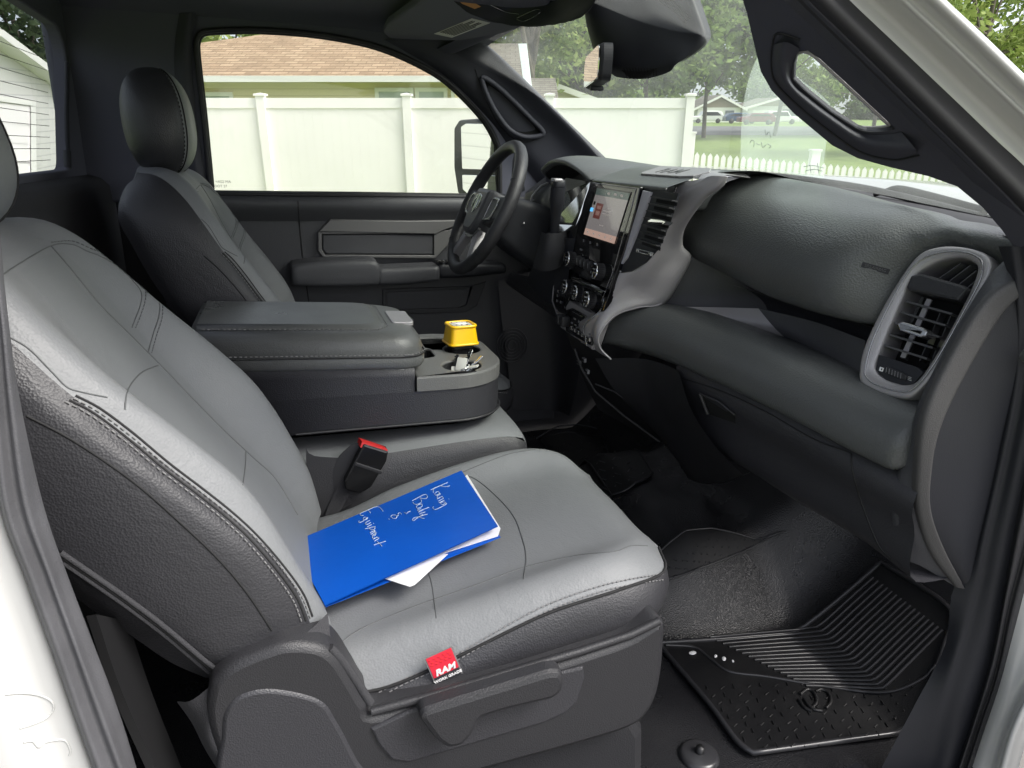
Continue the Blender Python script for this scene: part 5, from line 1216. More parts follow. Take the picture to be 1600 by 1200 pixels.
mid_ = [(1356, 586), (1362, 550), (1410, 458), (1445, 408), (1472, 396), (1505, 396), (1532, 405), (1538, 420), (1515, 474), (1465, 562), (1425, 610), (1400, 612), (1372, 602)]
fr = frame3(vo, VN.cross(V((0, 0, 1))), v1)
m.tube([p+VN*.0004 for p in vr(.46, .0045)], .0011, 'satin_edge', 6, closed=True)
vent = m.build('air_vent', dash, 'tall passenger air vent with satin frame at the door end')
m = MB(); pv(m, inner, .004, 'void', lift=-.045); m.build('vent_duct', vent)
m = MB()   # control bridge and lower blank
pv(m, [(1415, 449), (1423, 430), (1440, 427), (1504, 445), (1512, 451), (1496, 470), (1440, 458), (1419, 454)], .045, 'plastic_shield', lift=.010, bev=.004, r=.002)
pv(m, [(1374, 576), (1382, 553), (1432, 572), (1440, 580), (1425, 598), (1412, 600), (1386, 590)], .04, 'plastic_smooth', lift=-.002, bev=.001) if 0 else None; m.build('vent_bridge', vent)
m = MB(); pv(m, [(1368, 577), (1373, 554), (1434, 574), (1442, 582), (1427, 600), (1410, 602), (1384, 594)], .04, 'plastic_smooth', lift=-.001, bev=.001); m.build('vent_panel', vent)
def seg(mb, a, b, w_, d_, m_, lift=-.012, o=vo, n=VN):
    """flat slat between two pixels, d_ deep along the duct"""
    p, q = onpl(a[0], a[1], o, n), onpl(b[0], b[1], o, n); u = (q-p).normalized(); v_ = n.cross(u); c = (p+q)/2+n*lift
    L = (q-p).length/2; vs = [c+u*(sx*L)+v_*(sy*w_/2)-n*(sz*d_) for sx in (-1, 1) for sy in (-1, 1) for sz in (0, 1)]
    mb.add(vs, [(0, 1, 3, 2), (4, 6, 7, 5), (0, 4, 5, 1), (2, 3, 7, 6), (0, 2, 6, 4), (1, 5, 7, 3)], m_, False)
m = MB()
for k in range(4): seg(m, (1436, 462), (1430, 462), .001, .001, 'void') if 0 else None
for a, b in (((1468, 398), (1447, 440)), ((1488, 402), (1462, 436)), ((1505, 405), (1470, 446)), ((1518, 412), (1485, 452)), ((1526, 425), (1500, 462))): pass
for a, b in (((1496, 408), (1462, 432)), ((1510, 412), (1476, 438)), ((1520, 420), (1490, 444)), ((1526, 430), (1502, 450))): seg(m, a, b, .0012, .02, 'seal', -.01)
m.build('demister_slats', vent)
m = MB()
for a, b in (((1414, 470), (1486, 490)), ((1406, 487), (1476, 508)), ((1397, 504), (1466, 526)), ((1388, 522), (1456, 543)), ((1380, 539), (1447, 560))): seg(m, a, b, .0030, .022, 'slat', -.002)
for a, b in (((1436, 464), (1396, 556)), ((1458, 480), (1424, 560)), ((1474, 486), (1440, 566))): seg(m, a, b, .0014, .016, 'slat', -.022)
seg(m, (1444, 464), (1402, 556), .008, .003, 'satin', -.014)
m.build('vent_slats', vent)
m = MB(); pv(m, [(1401, 505), (1410, 502), (1443, 512), (1449, 518), (1446, 525), (1437, 527), (1405, 516)], .02, 'satin_edge', lift=.012, holes=[[(1408, 508), (1439, 518), (1437, 521), (1408, 511)]], bev=.002); pv(m, [(1408, 508), (1439, 518), (1437, 521), (1408, 511)], .02, 'void', lift=.004, bev=0); m.build('vent_tab', vent)
m = MB(); pv(m, [(1383, 577), (1387, 573), (1412, 583), (1417, 587), (1414, 594), (1388, 584)], .004, 'plastic_shield', lift=.004, bev=.001); 
for k in range(6): seg(m, (1388+k*4.5, 575+k*1.8), (1387+k*4.5, 583+k*1.9), .0006, .001, 'dim_print', .005)
pv(m, [(1375, 573), (1381, 575), (1379, 581), (1373, 579)], .001, 'white_print', lift=-.0005, bev=0, holes=[[(1377, 575), (1379, 576), (1378, 579), (1376, 578)]])
for k in range(3): seg(m, (1418, 588+k*2.4), (1424, 590+k*2.4), .0005, .0004, 'white_print', .0)
m.build('vent_wheel', vent)
# airbag marking pressed in the pad
m = MB(); c_ = [hit(padB, a, b, .0004) for a, b in ((1350, 414), (1386, 424))]
if all(c_):
    u = (c_[1]-c_[0]); nn = (hit(padB, 1368, 419, .01)-hit(padB, 1368, 419, 0)).normalized(); fr = frame3((c_[0]+c_[1])/2, u, nn.cross(u)); 
    m.plate(round_poly([V((-.021, -.0045)), V((.021, -.0045)), V((.021, .0045)), V((-.021, .0045))], .0015), (fr[0]-fr[3]*.0015, fr[1], fr[2], fr[3]), .0016, 'plastic_smooth', bev=.0004); text(m, 'SRS AIRBAG', (fr[0]+fr[3]*.0004, fr[1], fr[2], fr[3]), .0062, 'seal', .0002)
m.build('airbag_mark', dash)
# ------------------------------------------------------------------ centre stack
SN = V((-1, 0, .13)).normalized(); SO = V((.690, .80, .86))
ps = lambda mb, poly, th, m_, lift=0, holes=(), bev=.001, r=0: pxplate(mb, poly, SO, SN, th, m_, holes, bev, r, lift=lift)
m = MB()   # satin bezel: right arm sweeping round the vent and down to the bolster
o1 = [Y(1136, 276, .50), Y(1128, 291, .51), Y(1104, 308, .54), Y(1082, 335, .58), Y(1068, 360, .615), Y(1066, 384, .64), Y(1078, 402, .645), Y(1062, 436, .655), Y(1036, 474, .68), Y(998, 481, .70), Y(962, 494, .72), Y(938, 524, .73), Y(940, 545, .73), Y(956, 562, .72)]
o0 = [p+(p-CAM).normalized()*.05 for p in o1]
i1 = [Y(1098, 279, .545), Y(1082, 289, .56), Y(1070, 300, .575), Y(1056, 325, .60), Y(1044, 355, .62), Y(1034, 388, .64), Y(1020, 410, .655), Y(1004, 430, .675), Y(985, 447, .70), Y(962, 462, .72), Y(948, 478, .735), Y(932, 498, .75), Y(925, 525, .765), Y(932, 548, .765)]
i2 = [Y(1064, 285, .60), Y(1058, 292, .605), Y(1054, 302, .61), Y(1042, 328, .625), Y(1032, 352, .64), Y(1020, 382, .655), Y(1010, 398, .665), Y(996, 414, .685), Y(980, 424, .70), Y(962, 428, .715), Y(942, 480, .745), Y(925, 497, .765), Y(912, 512, .79), Y(918, 540, .79)]
i3 = [p+(p-CAM).normalized()*.05+V((-.004, .03, 0)) for p in i2]
m.tube(cr([p+V((-.002, -.002, 0)) for p in i2[1:]], 60), .0018, 'satin_edge', 6)
m.loft([[Y(1088, 284, .56), Y(1106, 280, .535), Y(1136, 276, .50)], [V((.80, .60, .981)), V((.80, .575, .979)), V((.80, .535, .976))], [V((.90, .64, .982)), V((.90, .62, .978)), V((.90, .60, .970))]], 'satin', 10, 12)
m.loft([o0, o1, [p.lerp(q, .5)+V((-.007, 0, .003)) for p, q in zip(o1, i1)], i1, i2, i3], 'satin', 30, 70)
e_ = cr([p+V((-.001, 0, .001)) for p in o1[6:]], 60); m.tube([p+V((-.0015, 0, 0)) for p in e_][20:], .0022, 'satin', 6)
# lower bridge of the bezel between screen panel and switch bank
ps(m, [(870, 470), (884, 466), (931, 493), (940, 500), (930, 530), (924, 546), (876, 512), (868, 490)], .02, 'satin', lift=-.001, bev=.003)
m.build('stack_bezel', dash)
m = MB()  # top cap with the raised name plate
cpy = (.935, .84, .72, .65, .586)
m.loft([[V((x_, y_+(max(0, (x_-.84)/.26)*.12-max(0, min(1, (x_-.74)/.08))*.02 if y_ < .60 else 0), z_)) for y_ in cpy] for x_, z_ in ((.72, .938), (.704, .942), (.706, .949), (.73, .957), (.765, .969), (.80, .978), (.86, .983), (.95, .981), (1.10, .962))], 'soft', 60, 40)
TB = m.bvh(); m.box((.90, .705, .925), (.16, .08, .05), 'soft', bev=.01); m.build('dash_cap', dash)
m = MB(); po = hit(TB, 1050, 270, .0); sv_ = V((.05, 0, .0155)).normalized(); fr = frame3(po, V((0, -1, 0)), sv_)
def np_(a, b): p = onpl(a, b, po, fr[3])-po; return V((p.dot(fr[1]), p.dot(fr[2])))
m.plate([V((-.095, -.020)), V((-.085, -.027)), V((.08, -.027)), V((.115, -.020)), V((.125, .01)), V((.10, .03)), V((-.095, .03))], (fr[0]+fr[3]*.0, fr[1], fr[2], fr[3]), .004, 'satin', bev=.001)
text(m, 'RAM', (po+fr[3]*.0042-fr[2]*.002, fr[1]*1.15, fr[2], fr[3]), .040, 'satin_door', .0006, bold=.0002, shear=.2); m.build('name_plate', dash)
# gloss panel, screen
m = MB(); ps(m, [(924, 282), (1000, 292), (992, 330), (975, 390), (962, 428), (942, 486), (932, 492), (892, 460), (893, 405), (899, 368), (912, 315)], .04, 'gloss_black', lift=.006, bev=.002, r=.002)
m.tube([onpl(a, b, SO+SN*.0065, SN) for a, b in ((926, 286), (994, 295), (985, 330), (968, 388), (960, 418), (940, 470))], .0011, 'chrome_dark', 5)
pan = m.build('control_panel', dash, 'gloss black centre control panel with screen and knobs')
scr = MB()
mat('screen_grey', (.05, .05, .05), .15, emit=((.30, .275, .27), .24), coat=.3); mat('screen_bar', (.02, .025, .025), .15, emit=((.05, .07, .065), .4)); mat('screen_pink', (.05, .04, .035), .15, emit=((.50, .34, .28), .33)); mat('screen_art', (.03, .01, .01), .2, emit=((.12, .035, .03), .3)); mat('screen_blue', (.01, .03, .06), .2, emit=((.08, .35, .7), .7)); mat('screen_dark', (.01, .01, .01), .2); mat('screen_text', (.1, .1, .1), .3, emit=((.2, .18, .17), .5)); mat('screen_art2', (.03, .01, .01), .2, emit=((.25, .14, .12), .3))
ps(scr, [(931, 291), (986, 300), (958, 384), (904, 370)], .002, 'screen_dark', lift=.0075, bev=0)
A_, B_, C2, D2_ = V((933, 294)), V((984, 302)), V((959.5, 381), ), V((912, 366))
def sq(mb, u0, u1, v0, v1, m_, lift):
    f = lambda u_, v_: A_.lerp(B_, u_).lerp(D2_.lerp(C2, u_), v_)
    ps(mb, [tuple(f(u0, v0)), tuple(f(u1, v0)), tuple(f(u1, v1)), tuple(f(u0, v1))], .0006, m_, lift=lift, bev=0)
sq(scr, 0, 1, 0, .14, 'screen_bar', .0082); sq(scr, 0, 1, .14, .86, 'screen_grey', .0082); sq(scr, 0, 1, .86, 1, 'screen_pink', .0082)
sq(scr, .12, .32, .30, .62, 'screen_art', .009); sq(scr, .16, .28, .35, .42, 'screen_art2', .0095); sq(scr, .17, .28, .46, .55, 'screen_art2', .0095)
sq(scr, .02, .07, .28, .35, 'screen_dark', .009); sq(scr, -.02, .06, .42, .50, 'screen_blue', .009)
for v0, u1 in ((.42, .62), (.48, .56), (.72, .5)): sq(scr, .38, u1, v0, v0+.018, 'screen_text', .009)
for k in range(5): sq(scr, .08+k*.19, .11+k*.19, .91, .945, 'screen_text', .009)
for k in range(3): sq(scr, .35+k*.2, .42+k*.2, .05, .09, 'screen_text', .009)
scr.build('touchscreen', pan)
m = MB()
for a, b in ((912, 376), (922, 379), (933, 382)): p = onpl(a, b, SO+SN*.0075, SN); m.box(p, (.0008, .006, .006), 'dim_print')
p = onpl(908, 390, SO+SN*.0075, SN); m.box(p, (.001, .014, .004), 'dim_print'); m.build('icon_row', pan)
def knob(name, a, b, r_, L, par, chrome_r=1.0):
    m = MB(); c = onpl(a, b, SO+SN*.006, SN)
    m.lathe([(r_*1.05, 0), (r_*1.0, L*.2), (r_*.96, L*.85), (r_*.98, L*.86), (r_*.98, L*1.0), (r_*.84, L*1.04)], c, SN, 'plastic_shield', 30, mf=lambda i, j: 'chrome' if i > .55 else 'plastic_shield')
    m.lathe([(r_*.84, L*1.03), (r_*.8, L*.98), (0, L*.98)], c, SN, 'gloss_black', 30)
    tv = SN.cross(V((0, 0, 1))).normalized(); up_ = tv.cross(SN)
    for k in range(24):
        a_ = 6.2832*k/24; d_ = tv*math.cos(a_)+up_*math.sin(a_); m.tube([c+d_*r_*.995+SN*L*.15, c+d_*r_*.975+SN*L*.8], .0007, 'plastic', 4)
    m.box(c+SN*(L*1.0)+up_*r_*.25, (.001, r_*.5, .0012), 'white_print'); m.box(c+SN*(L*1.0)-up_*r_*.15, (.001, r_*.25, .0012), 'white_print')
    m.build('knob', par, name)
knob('volume knob left of the small buttons', 896, 406, .0185, .020, pan); knob('tuning knob at the right edge of the panel', 940, 425, .0185, .020, pan)
knob('left climate knob', 891, 449, .0185, .018, pan); knob('middle climate knob', 907, 458, .0185, .018, pan); knob('right climate knob', 926, 469, .0195, .019, pan)
m = MB()
for a, b, h in ((905, 407, .012), (910, 410, .012), (916, 413, .018), (922, 416, .018)): p = onpl(a, b, SO+SN*.011, SN); m.box(p, (.012, .009, .022), 'plastic_shield', bev=.002); m.box(p+SN*.0065, (.001, .002, .010), 'dim_print')
m.build('small_buttons', pan)
m = MB(); m.loft([[onpl(a, b, SO+SN*.016, SN) for a, b in ((893, 430), (915, 440), (942, 452))], [onpl(a, b, SO+SN*.022, SN) for a, b in ((892, 437), (914, 447), (941, 460))], [onpl(a, b, SO+SN*.010, SN) for a, b in ((891, 440), (913, 450), (940, 464))]], 'gloss_black', 8, 12); m.tube([onpl(a, b, SO+SN*.018, SN) for a, b in ((895, 434), (915, 443), (946, 456))], .0015, 'chrome_dark', 5); m.build('panel_lip', pan)
m = MB(); ps(m, [(866, 448), (872, 432), (890, 420), (892, 462), (882, 480), (884, 492), (872, 488), (865, 472)], .03, 'gloss_black', lift=.003, bev=.002, r=.004)
m.tube([onpl(a, b, SO+SN*.004, SN) for a, b in ((890, 420), (874, 430), (865, 448), (863, 470), (870, 490), (882, 496))], .0016, 'satin', 6)
for a, b in ((872, 455), (870, 470), (876, 472), (871, 462)): m.box(onpl(a, b, SO+SN*.005, SN), (.001, .008, .006), 'dim_print')
m.build('drive_switches', dash)
m = MB(); ps(m, [(884, 484), (893, 481), (930, 502), (929, 518), (922, 540), (884, 518), (882, 500)], .03, 'gloss_black', lift=.005, bev=.002, r=.002)
m.tube([onpl(a, b, SO+SN*.006, SN) for a, b in ((895, 487), (908, 494))], .0014, 'chrome', 5); m.tube([onpl(a, b, SO+SN*.006, SN) for a, b in ((914, 497), (929, 505), (927, 516))], .0014, 'chrome', 5)
for k in range(6):
    p = onpl(893+k*5.6, 512+k*3.6, SO+SN*.010, SN); m.box(p, (.008, .0125, .010), 'chrome_dark', bev=.0015); m.box(p+V((0, 0, .012)), (.002, .008, .003), 'dim_print')
p = onpl(898, 498, SO+SN*.0055, SN); m.box(p, (.001, .012, .004), 'dim_print'); p = onpl(905, 503, SO+SN*.0055, SN); m.box(p, (.001, .012, .006), 'dim_print'); m.build('switch_bank', dash)
m = MB()
for a, b in ((876, 499), (883, 502)): m.box(onpl(a, b, SO+SN*.014, SN), (.022, .016, .026), 'plastic_shield', bev=.004)
m.build('toggle_switch', dash)
# satin blade and centre vent
m = MB(); ps(m, [(1004, 297), (1016, 300), (1006, 330), (992, 368), (978, 402), (961, 424), (964, 412), (984, 366), (996, 326)], .03, 'satin_light' if 'satin_light' in MATS else 'satin_edge', lift=.002, bev=.0015); m.build('trim_blade', dash)
m = MB(); vp = [(1014, 296), (1060, 302), (1046, 345), (1028, 388), (1008, 410), (984, 424), (962, 428), (978, 404), (992, 370), (1004, 332)]
ps(m, vp, .004, 'plastic_smooth', lift=-.004, bev=0)
cv_ = m.build('air_vent', dash, 'narrow centre air vent right of the touchscreen')
m = MB()
segS = lambda mb, a, b, w_, d_, m_, l: seg(mb, a, b, w_, d_, m_, l, SO, SN)
for k in range(7):
    t = k/6; a = (1022-t*22, 308+t*66); b = (1056-t*26, 314+t*70); segS(m, a, b, .0025, .012, 'plastic_shield' if k % 1 == 0 else 'void', .008)
    segS(m, (a[0]+1, a[1]+5), (b[0]-1, b[1]+5), .0065, .001, 'void', -.0035)
m.build('vent_slats', cv_)
m = MB(); ps(m, [(1011, 345), (1018, 341), (1034, 343), (1041, 346), (1036, 351), (1016, 350)], .015, 'chrome', lift=.022, bev=.0015); ps(m, [(1014, 346.5), (1034, 347.5), (1032, 349.5), (1016, 349)], .002, 'void', lift=.0235, bev=0); m.build('vent_tab', cv_)
m = MB(); ps(m, [(994, 388), (1017, 394), (1016, 400), (993, 394)], .006, 'satin_edge', lift=.003, holes=[[(998, 390.5), (1012, 394), (1011.5, 397), (997.5, 393.5)]], bev=.0005); ps(m, [(998, 390.5), (1012, 394), (1011.5, 397), (997.5, 393.5)], .004, 'plastic', lift=.001, bev=0); m.build('vent_wheel', cv_)
# ------------------------------------------------------------------ instrument hood, cluster, steering column, lever
m = MB()
hoodf = [V((.715, .97, .948)), Y(905, 266, 1.02), Y(882, 252, 1.12), Y(862, 250, 1.22), Y(850, 258, 1.33), Y(848, 268, 1.42), V((.86, 1.50, .90))]
hoodm = [p+V((.09, 0, .012)) for p in hoodf]; hoodb = [V((1.0, 1.0, .975)), V((1.02, 1.08, .978)), V((1.03, 1.15, .980)), V((1.03, 1.25, .980)), V((1.02, 1.36, .978)), V((1.0, 1.48, .972)), V((.98, 1.58, .965))]
hb2 = [V((1.11, 1.02, .966)), V((1.11, 1.1, .968)), V((1.10, 1.18, .970)), V((1.08, 1.28, .970)), V((1.05, 1.40, .97)), V((1.02, 1.52, .965)), V((.99, 1.64, .96))]
hoodu = [p+V((.015, 0, -.014)) for p in hoodf]; hoodu2 = [p+V((.10, 0, -.03)) for p in hoodf]
m.loft([hoodu, hoodf, hoodm, hoodb, hb2], 'soft', 40, 50); m.loft([hoodu2, hoodu], 'matte_black', 4, 50); hd = m.build('instrument_hood', dash)
m = MB(); e_ = cr(hoodu, 60); 
for i in range(0, 58, 1): m.tube([e_[i]+V((-.002, 0, .001)), e_[i].lerp(e_[i+1], .55)+V((-.002, 0, .001))], .0007, 'thread' if 0 else 'seam', 4)
m.build('hood_stitching', hd)
m = MB()   # cluster: clear lens over dials
lens = [Y(884, 278, 1.03), Y(922, 284, .97), Y(915, 318, .965), Y(900, 352, .965), Y(880, 368, 1.0), Y(862, 350, 1.08), Y(858, 310, 1.12)]
m.add(lens, [tuple(range(7))], 'mirror_dim' if 'mirror_dim' in MATS else 'gloss_black', False); m.build('cluster_lens', dash)
m = MB(); m.loft([[Y(826, 320, 1.36), Y(836, 296, 1.36), Y(856, 284, 1.34)], [Y(838, 350, 1.30), Y(852, 330, 1.25), Y(866, 300, 1.2)], [Y(850, 372, 1.2), Y(868, 362, 1.1), Y(885, 345, 1.02)], [Y(870, 395, 1.1), Y(885, 390, 1.0), Y(896, 370, .97)]], 'plastic_smooth', 16, 16)
m.loft([[V((.88, 1.66, .95)), V((.86, 1.66, .80)), V((.86, 1.66, .60))], [Y(822, 300, 1.50), Y(815, 345, 1.5), Y(810, 400, 1.5)], [Y(838, 296, 1.36), Y(832, 350, 1.36), Y(826, 420, 1.36)]], 'plastic_smooth', 12, 12)
for k in range(3): m.tube([Y(824+k, 316+k*7, 1.345), Y(834+k, 312+k*7, 1.335)], .002, 'satin', 5)
m.tube([Y(826, 330, 1.34), Y(832, 306, 1.34), Y(846, 290, 1.32), Y(856, 286, 1.3)], .0035, 'satin', 6)
m.build('cluster_surround', dash)
m = MB()   # dark underside beneath column and dash, driver side
m.loft([[Y(800, 425, 1.45), Y(790, 440, 1.5), Y(800, 450, 1.55)], [Y(860, 440, 1.08), Y(870, 480, 1.08), Y(900, 520, 1.1)], [Y(885, 420, .97), Y(882, 500, .95), Y(905, 545, .93)]], 'plastic', 16, 16)
m.loft([[Y(846, 365, 1.18), Y(838, 400, 1.2), Y(822, 440, 1.25)], [Y(880, 372, .99), Y(862, 420, 1.05), Y(850, 470, 1.12)], [Y(902, 372, .95), Y(890, 420, .95), Y(884, 480, .95)]], 'plastic_smooth', 14, 14)
m.build('lower_dash', dash)
# shift lever with boot
m = MB(); base = Y(866, 366, 1.02); topp = Y(872, 292, 1.0); top_r = [.012, .011, .011, .014, .018, .019, .019]
m.tube(cr([base, base.lerp(topp, .3), base.lerp(topp, .6), topp], 7), top_r, 'plastic_smooth', 12); m.box(topp+V((0, 0, .006)), (.030, .036, .026), 'plastic_smooth', bev=.009); m.box(topp+V((-.006, -.004, .016)), (.022, .028, .008), 'satin', bev=.003)
lv = m.build('shift_lever', dash)
m = MB(); m.loft([[Y(846, 362, 1.05), Y(838, 395, 1.06), Y(832, 418, 1.08)], [Y(858, 366, .99), Y(852, 398, .98), Y(848, 424, 1.0)], [Y(880, 362, .99), Y(878, 392, .97), Y(870, 420, .98)], [Y(888, 356, 1.02), Y(888, 380, 1.0), Y(882, 410, 1.0)]], 'fabric_dark', 16, 14); m.lathe([(.020, 0), (.021, .008), (.014, .012)], base+V((0, 0, -.008)), (0, 0, 1), 'seal_dark'); m.build('lever_boot', lv)
# ------------------------------------------------------------------ steering wheel
wc_ = V((.540, 1.275, .856)); tl = R(26); WU = V((math.sin(tl), 0, math.cos(tl))); WV = V((0, 1, 0)); WNn = V((-math.cos(tl), 0, math.sin(tl)))
def wpt(u_, v_, n_=0): return wc_+WV*u_+WU*v_+WNn*n_
m = MB(); RW = .185; N = 96; rows = []
for i in range(N):
    a = 2*math.pi*i/N; d_ = WV*math.cos(a)+WU*math.sin(a); r = []
    fl_ = 1 if math.sin(a) > -.75 else .965
    k = 1+.10*max(0, abs(math.cos(a))-.5)
    for j in range(12):
        b = 2*math.pi*j/12; r.append(wc_+d_*(RW*fl_+.0165*k*math.cos(b))+WNn*(.0175*k*math.sin(b)))
    rows.append(r)
rows.append(rows[0]); m.grid(rows, 'leather_dark', closed=True)
for a in (R(28), R(152), R(218), R(322)):
    d_ = WV*math.cos(a)+WU*math.sin(a); m.tube([wc_+d_*(RW+.0150*math.cos(b))+WNn*(.0182*math.sin(b)) for b in [6.2832*j/16 for j in range(16)]], .0012, 'seam', 5, closed=True)
whl = m.build('steering_wheel', T)
m = MB()
def wplate(poly, n0, n1, m_, bev=.003, r=.01, mb=None): (mb or m).plate(round_poly([V(p) for p in poly], r), (wc_+WNn*n0, -WV, WU, WNn), n1-n0, m_, bev=bev)
# u axis here runs towards the passenger; plates mirrored left-right
for s_ in (-1, 1):
    m = MB(); wplate([(s_*.07, .035), (s_*.17, .045), (s_*.178, .02), (s_*.172, -.02), (s_*.07, -.045)], -.012, .012, 'plastic_smooth', .006); m.build('spoke', whl)
    m = MB(); wplate([(s_*.028, -.08), (s_*.06, -.055), (s_*.105, -.155), (s_*.08, -.165)], -.012, .008, 'satin', .004); m.build('spoke', whl)
for s_ in (-1, 1): m = MB(); m.plate(round_poly([V(p) for p in ((s_*.072, .034), (s_*.13, .034), (s_*.142, .018), (s_*.130, -.026), (s_*.072, -.034))], .01), (wc_+WNn*.012, -WV, WU, WNn), .004, 'satin_edge', [round_poly([V(p) for p in ((s_*.078, .028), (s_*.127, .028), (s_*.135, .016), (s_*.125, -.020), (s_*.078, -.028))], .008)], .001); wplate([(s_*.078, .028), (s_*.127, .028), (s_*.135, .016), (s_*.125, -.020), (s_*.078, -.028)], .010, .0135, 'plastic', .001, .008); m.build('button_pad', whl)
m = MB(); wplate([(-.062, .052), (.062, .052), (.067, .03), (.062, -.048), (.038, -.080), (-.038, -.080), (-.062, -.048), (-.067, .03)], -.02, .028, 'soft_door', .014, .02); hb = m.build('wheel_hub', whl)
m = MB()   # ram head emblem: horned shield in bright metal
def emb(poly, r=.002): m.plate(round_poly([V(p) for p in poly], r), (wc_+WNn*.028+WU*.004, -WV*1.35, WU*1.35, WNn), .003, 'chrome', bev=.001)
emb([(-.006, .020), (.006, .020), (.009, .008), (.007, -.012), (0, -.022), (-.007, -.012), (-.009, .008)])
for s_ in (-1, 1):
    emb([(s_*.009, .020), (s_*.022, .016), (s_*.027, .004), (s_*.022, -.010), (s_*.014, -.012), (s_*.018, -.002), (s_*.016, .008), (s_*.011, .010)])
m.build('emblem', hb)
m = MB(); wplate([(-.066, -.052), (.066, -.052), (.036, -.088), (-.036, -.088)], .004, .012, 'satin_edge', .002, .01); m.build('hub_trim', whl)
m = MB(); ax_ = -WNn
o_ = wc_-WNn*.03
def rectr(c, a, b, r_=.03, k=6): return [c+WV*p.x+WU*p.y for p in round_poly([V((-a, -b)), V((a, -b)), V((a, b)), V((-a, b))], r_, k)]
m.grid([rectr(wc_-WNn*.015, .05, .05), rectr(wc_-WNn*.03, .075, .06), rectr(wc_-WNn*.10, .085, .075), rectr(wc_-WNn*.17, .095, .085), rectr(wc_-WNn*.27, .12, .09)], 'plastic_smooth', closed=True)
m.ell(wc_-WNn*.09+WV*-.086+WU*.01, (.004, .004, .004), 'chrome', 8, 8)
m.build('steering_column', T)
m = MB()
for s_ in (1,): m.tube(cr([wc_-WNn*.07+WV*s_*.08+WU*.02, wc_-WNn*.06+WV*s_*.15+WU*.03, wc_-WNn*.05+WV*s_*.20+WU*.05], 8), .008, 'plastic_smooth', 8)
m.build('stalk', T)
# ------------------------------------------------------------------ passenger windshield pillar (near)
P1, P2, P3 = Y(1150, 0, .17), Y(1590, 395, .03), Y(1450, 120, .02)
PN_ = (P2-P1).cross(P3-P1).normalized()
if PN_.dot(CAM-P1) < 0: PN_ = -PN_
m = MB()
inner_ = [(1150, -30), (1166, 20), (1180, 80), (1188, 112), (1205, 142), (1240, 178), (1300, 228), (1340, 248), (1390, 262), (1450, 276), (1495, 292), (1535, 325), (1565, 360), (1590, 396)]
outer_ = [(1640, 396), (1600, 300), (1500, 200), (1400, 100), (1300, 0), (1262, -40)]
hl = [(1246, 82), (1241, 100), (1240, 124), (1258, 142), (1300, 176), (1338, 200), (1352, 205), (1372, 206), (1397, 202), (1386, 190), (1330, 138), (1280, 92), (1262, 80)]
pxplate(m, inner_+outer_, P1, PN_, .006, 'pillar', holes=[hl], bev=.0015)
npil = m.build('windshield_pillar', T, 'near windshield pillar with a grab handle opening')
m = MB(); lipc = [onpl(a, b, P1+PN_*.001, PN_) for a, b in hl]; inn = [onpl(a, b, P1-PN_*.012, PN_) for a, b in [((x-1310)*.93+1306, (y-150)*.93+146) for x, y in hl]]
m.grid([closed_cr(lipc, 78), closed_cr(inn, 78)], 'plastic_shield', closed=True)
m.tube(closed_cr([p.lerp(q, .75) for p, q in zip(lipc, inn)], 78)[36:78]+closed_cr([p.lerp(q, .75) for p, q in zip(lipc, inn)], 78)[:6], .0028, 'satin', 6)
c_ = [onpl(a, b, P1+PN_*.002, PN_) for a, b in ((1222, 96), (1224, 124), (1240, 152), (1285, 192), (1335, 224), (1380, 240), (1420, 232))]
m.loft([[onpl(a, b, P1+PN_*.001, PN_) for a, b in ((1208, 70), (1206, 100), (1214, 128), (1250, 166), (1300, 206), (1345, 236), (1395, 248), (1432, 240))], [onpl(a, b, P1+PN_*.012, PN_) for a, b in ((1228, 66), (1222, 100), (1230, 130), (1262, 162), (1308, 196), (1348, 222), (1392, 230), (1430, 232))], [onpl(a, b, P1+PN_*.001, PN_) for a, b in ((1250, 76), (1238, 100), (1238, 128), (1264, 152), (1306, 184), (1348, 208), (1388, 210), (1408, 206))]], 'pillar', 14, 50)
m.tube(cr([onpl(a, b, P1+PN_*.001, PN_) for a, b in ((1250, 62), (1215, 52), (1207, 70), (1205, 100), (1212, 130), (1250, 168), (1300, 208), (1345, 238), (1395, 250), (1436, 243))], 60), .0013, 'matte_black', 5)
m.build('grab_handle', npil)
# rounded outer fold of the pillar, weatherstrip, white frame
def cl(pts, y): return [Y(a, b, y) for a, b in pts]
lineA = [(1175, -60), (1225, 0), (1320, 92), (1420, 188), (1520, 285), (1600, 372), (1660, 440)]
lineB = [(1210, -60), (1262, 0), (1360, 96), (1450, 184), (1540, 272), (1612, 345), (1680, 430)]
lineC = [(1240, -60), (1300, 0), (1400, 98), (1480, 178), (1560, 258), (1620, 320), (1700, 420)]
lineD = [(1270, -58), (1327, 0), (1420, 88), (1500, 164), (1560, 222), (1600, 259), (1680, 340)]
m = MB(); m.loft([cl(lineA, .035), [p.lerp(q, .5)+V((0, -.012, 0)) for p, q in zip(cl(lineA, .02), cl(lineB, .005))], cl(lineB, .004), [p+V((0, .012, 0)) for p in cl(lineB, .004)]], 'pillar', 16, 40); m.build('pillar_trim_edge', npil)
ws_ = MB(); up1 = cl(lineC, -.006); ws_.loft([[p+V((0, .012, 0)) for p in cl(lineB, .0)], cl([(a*.6+c*.4, b*.6+d*.4) for (a, b), (c, d) in zip(lineB, lineC)], -.010), cl(lineC, -.014), cl([(a*.5+c*.5, b*.5+d*.5) for (a, b), (c, d) in zip(lineC, lineD)], -.010), cl(lineD, -.004)], 'seal_dark', 24, 40)
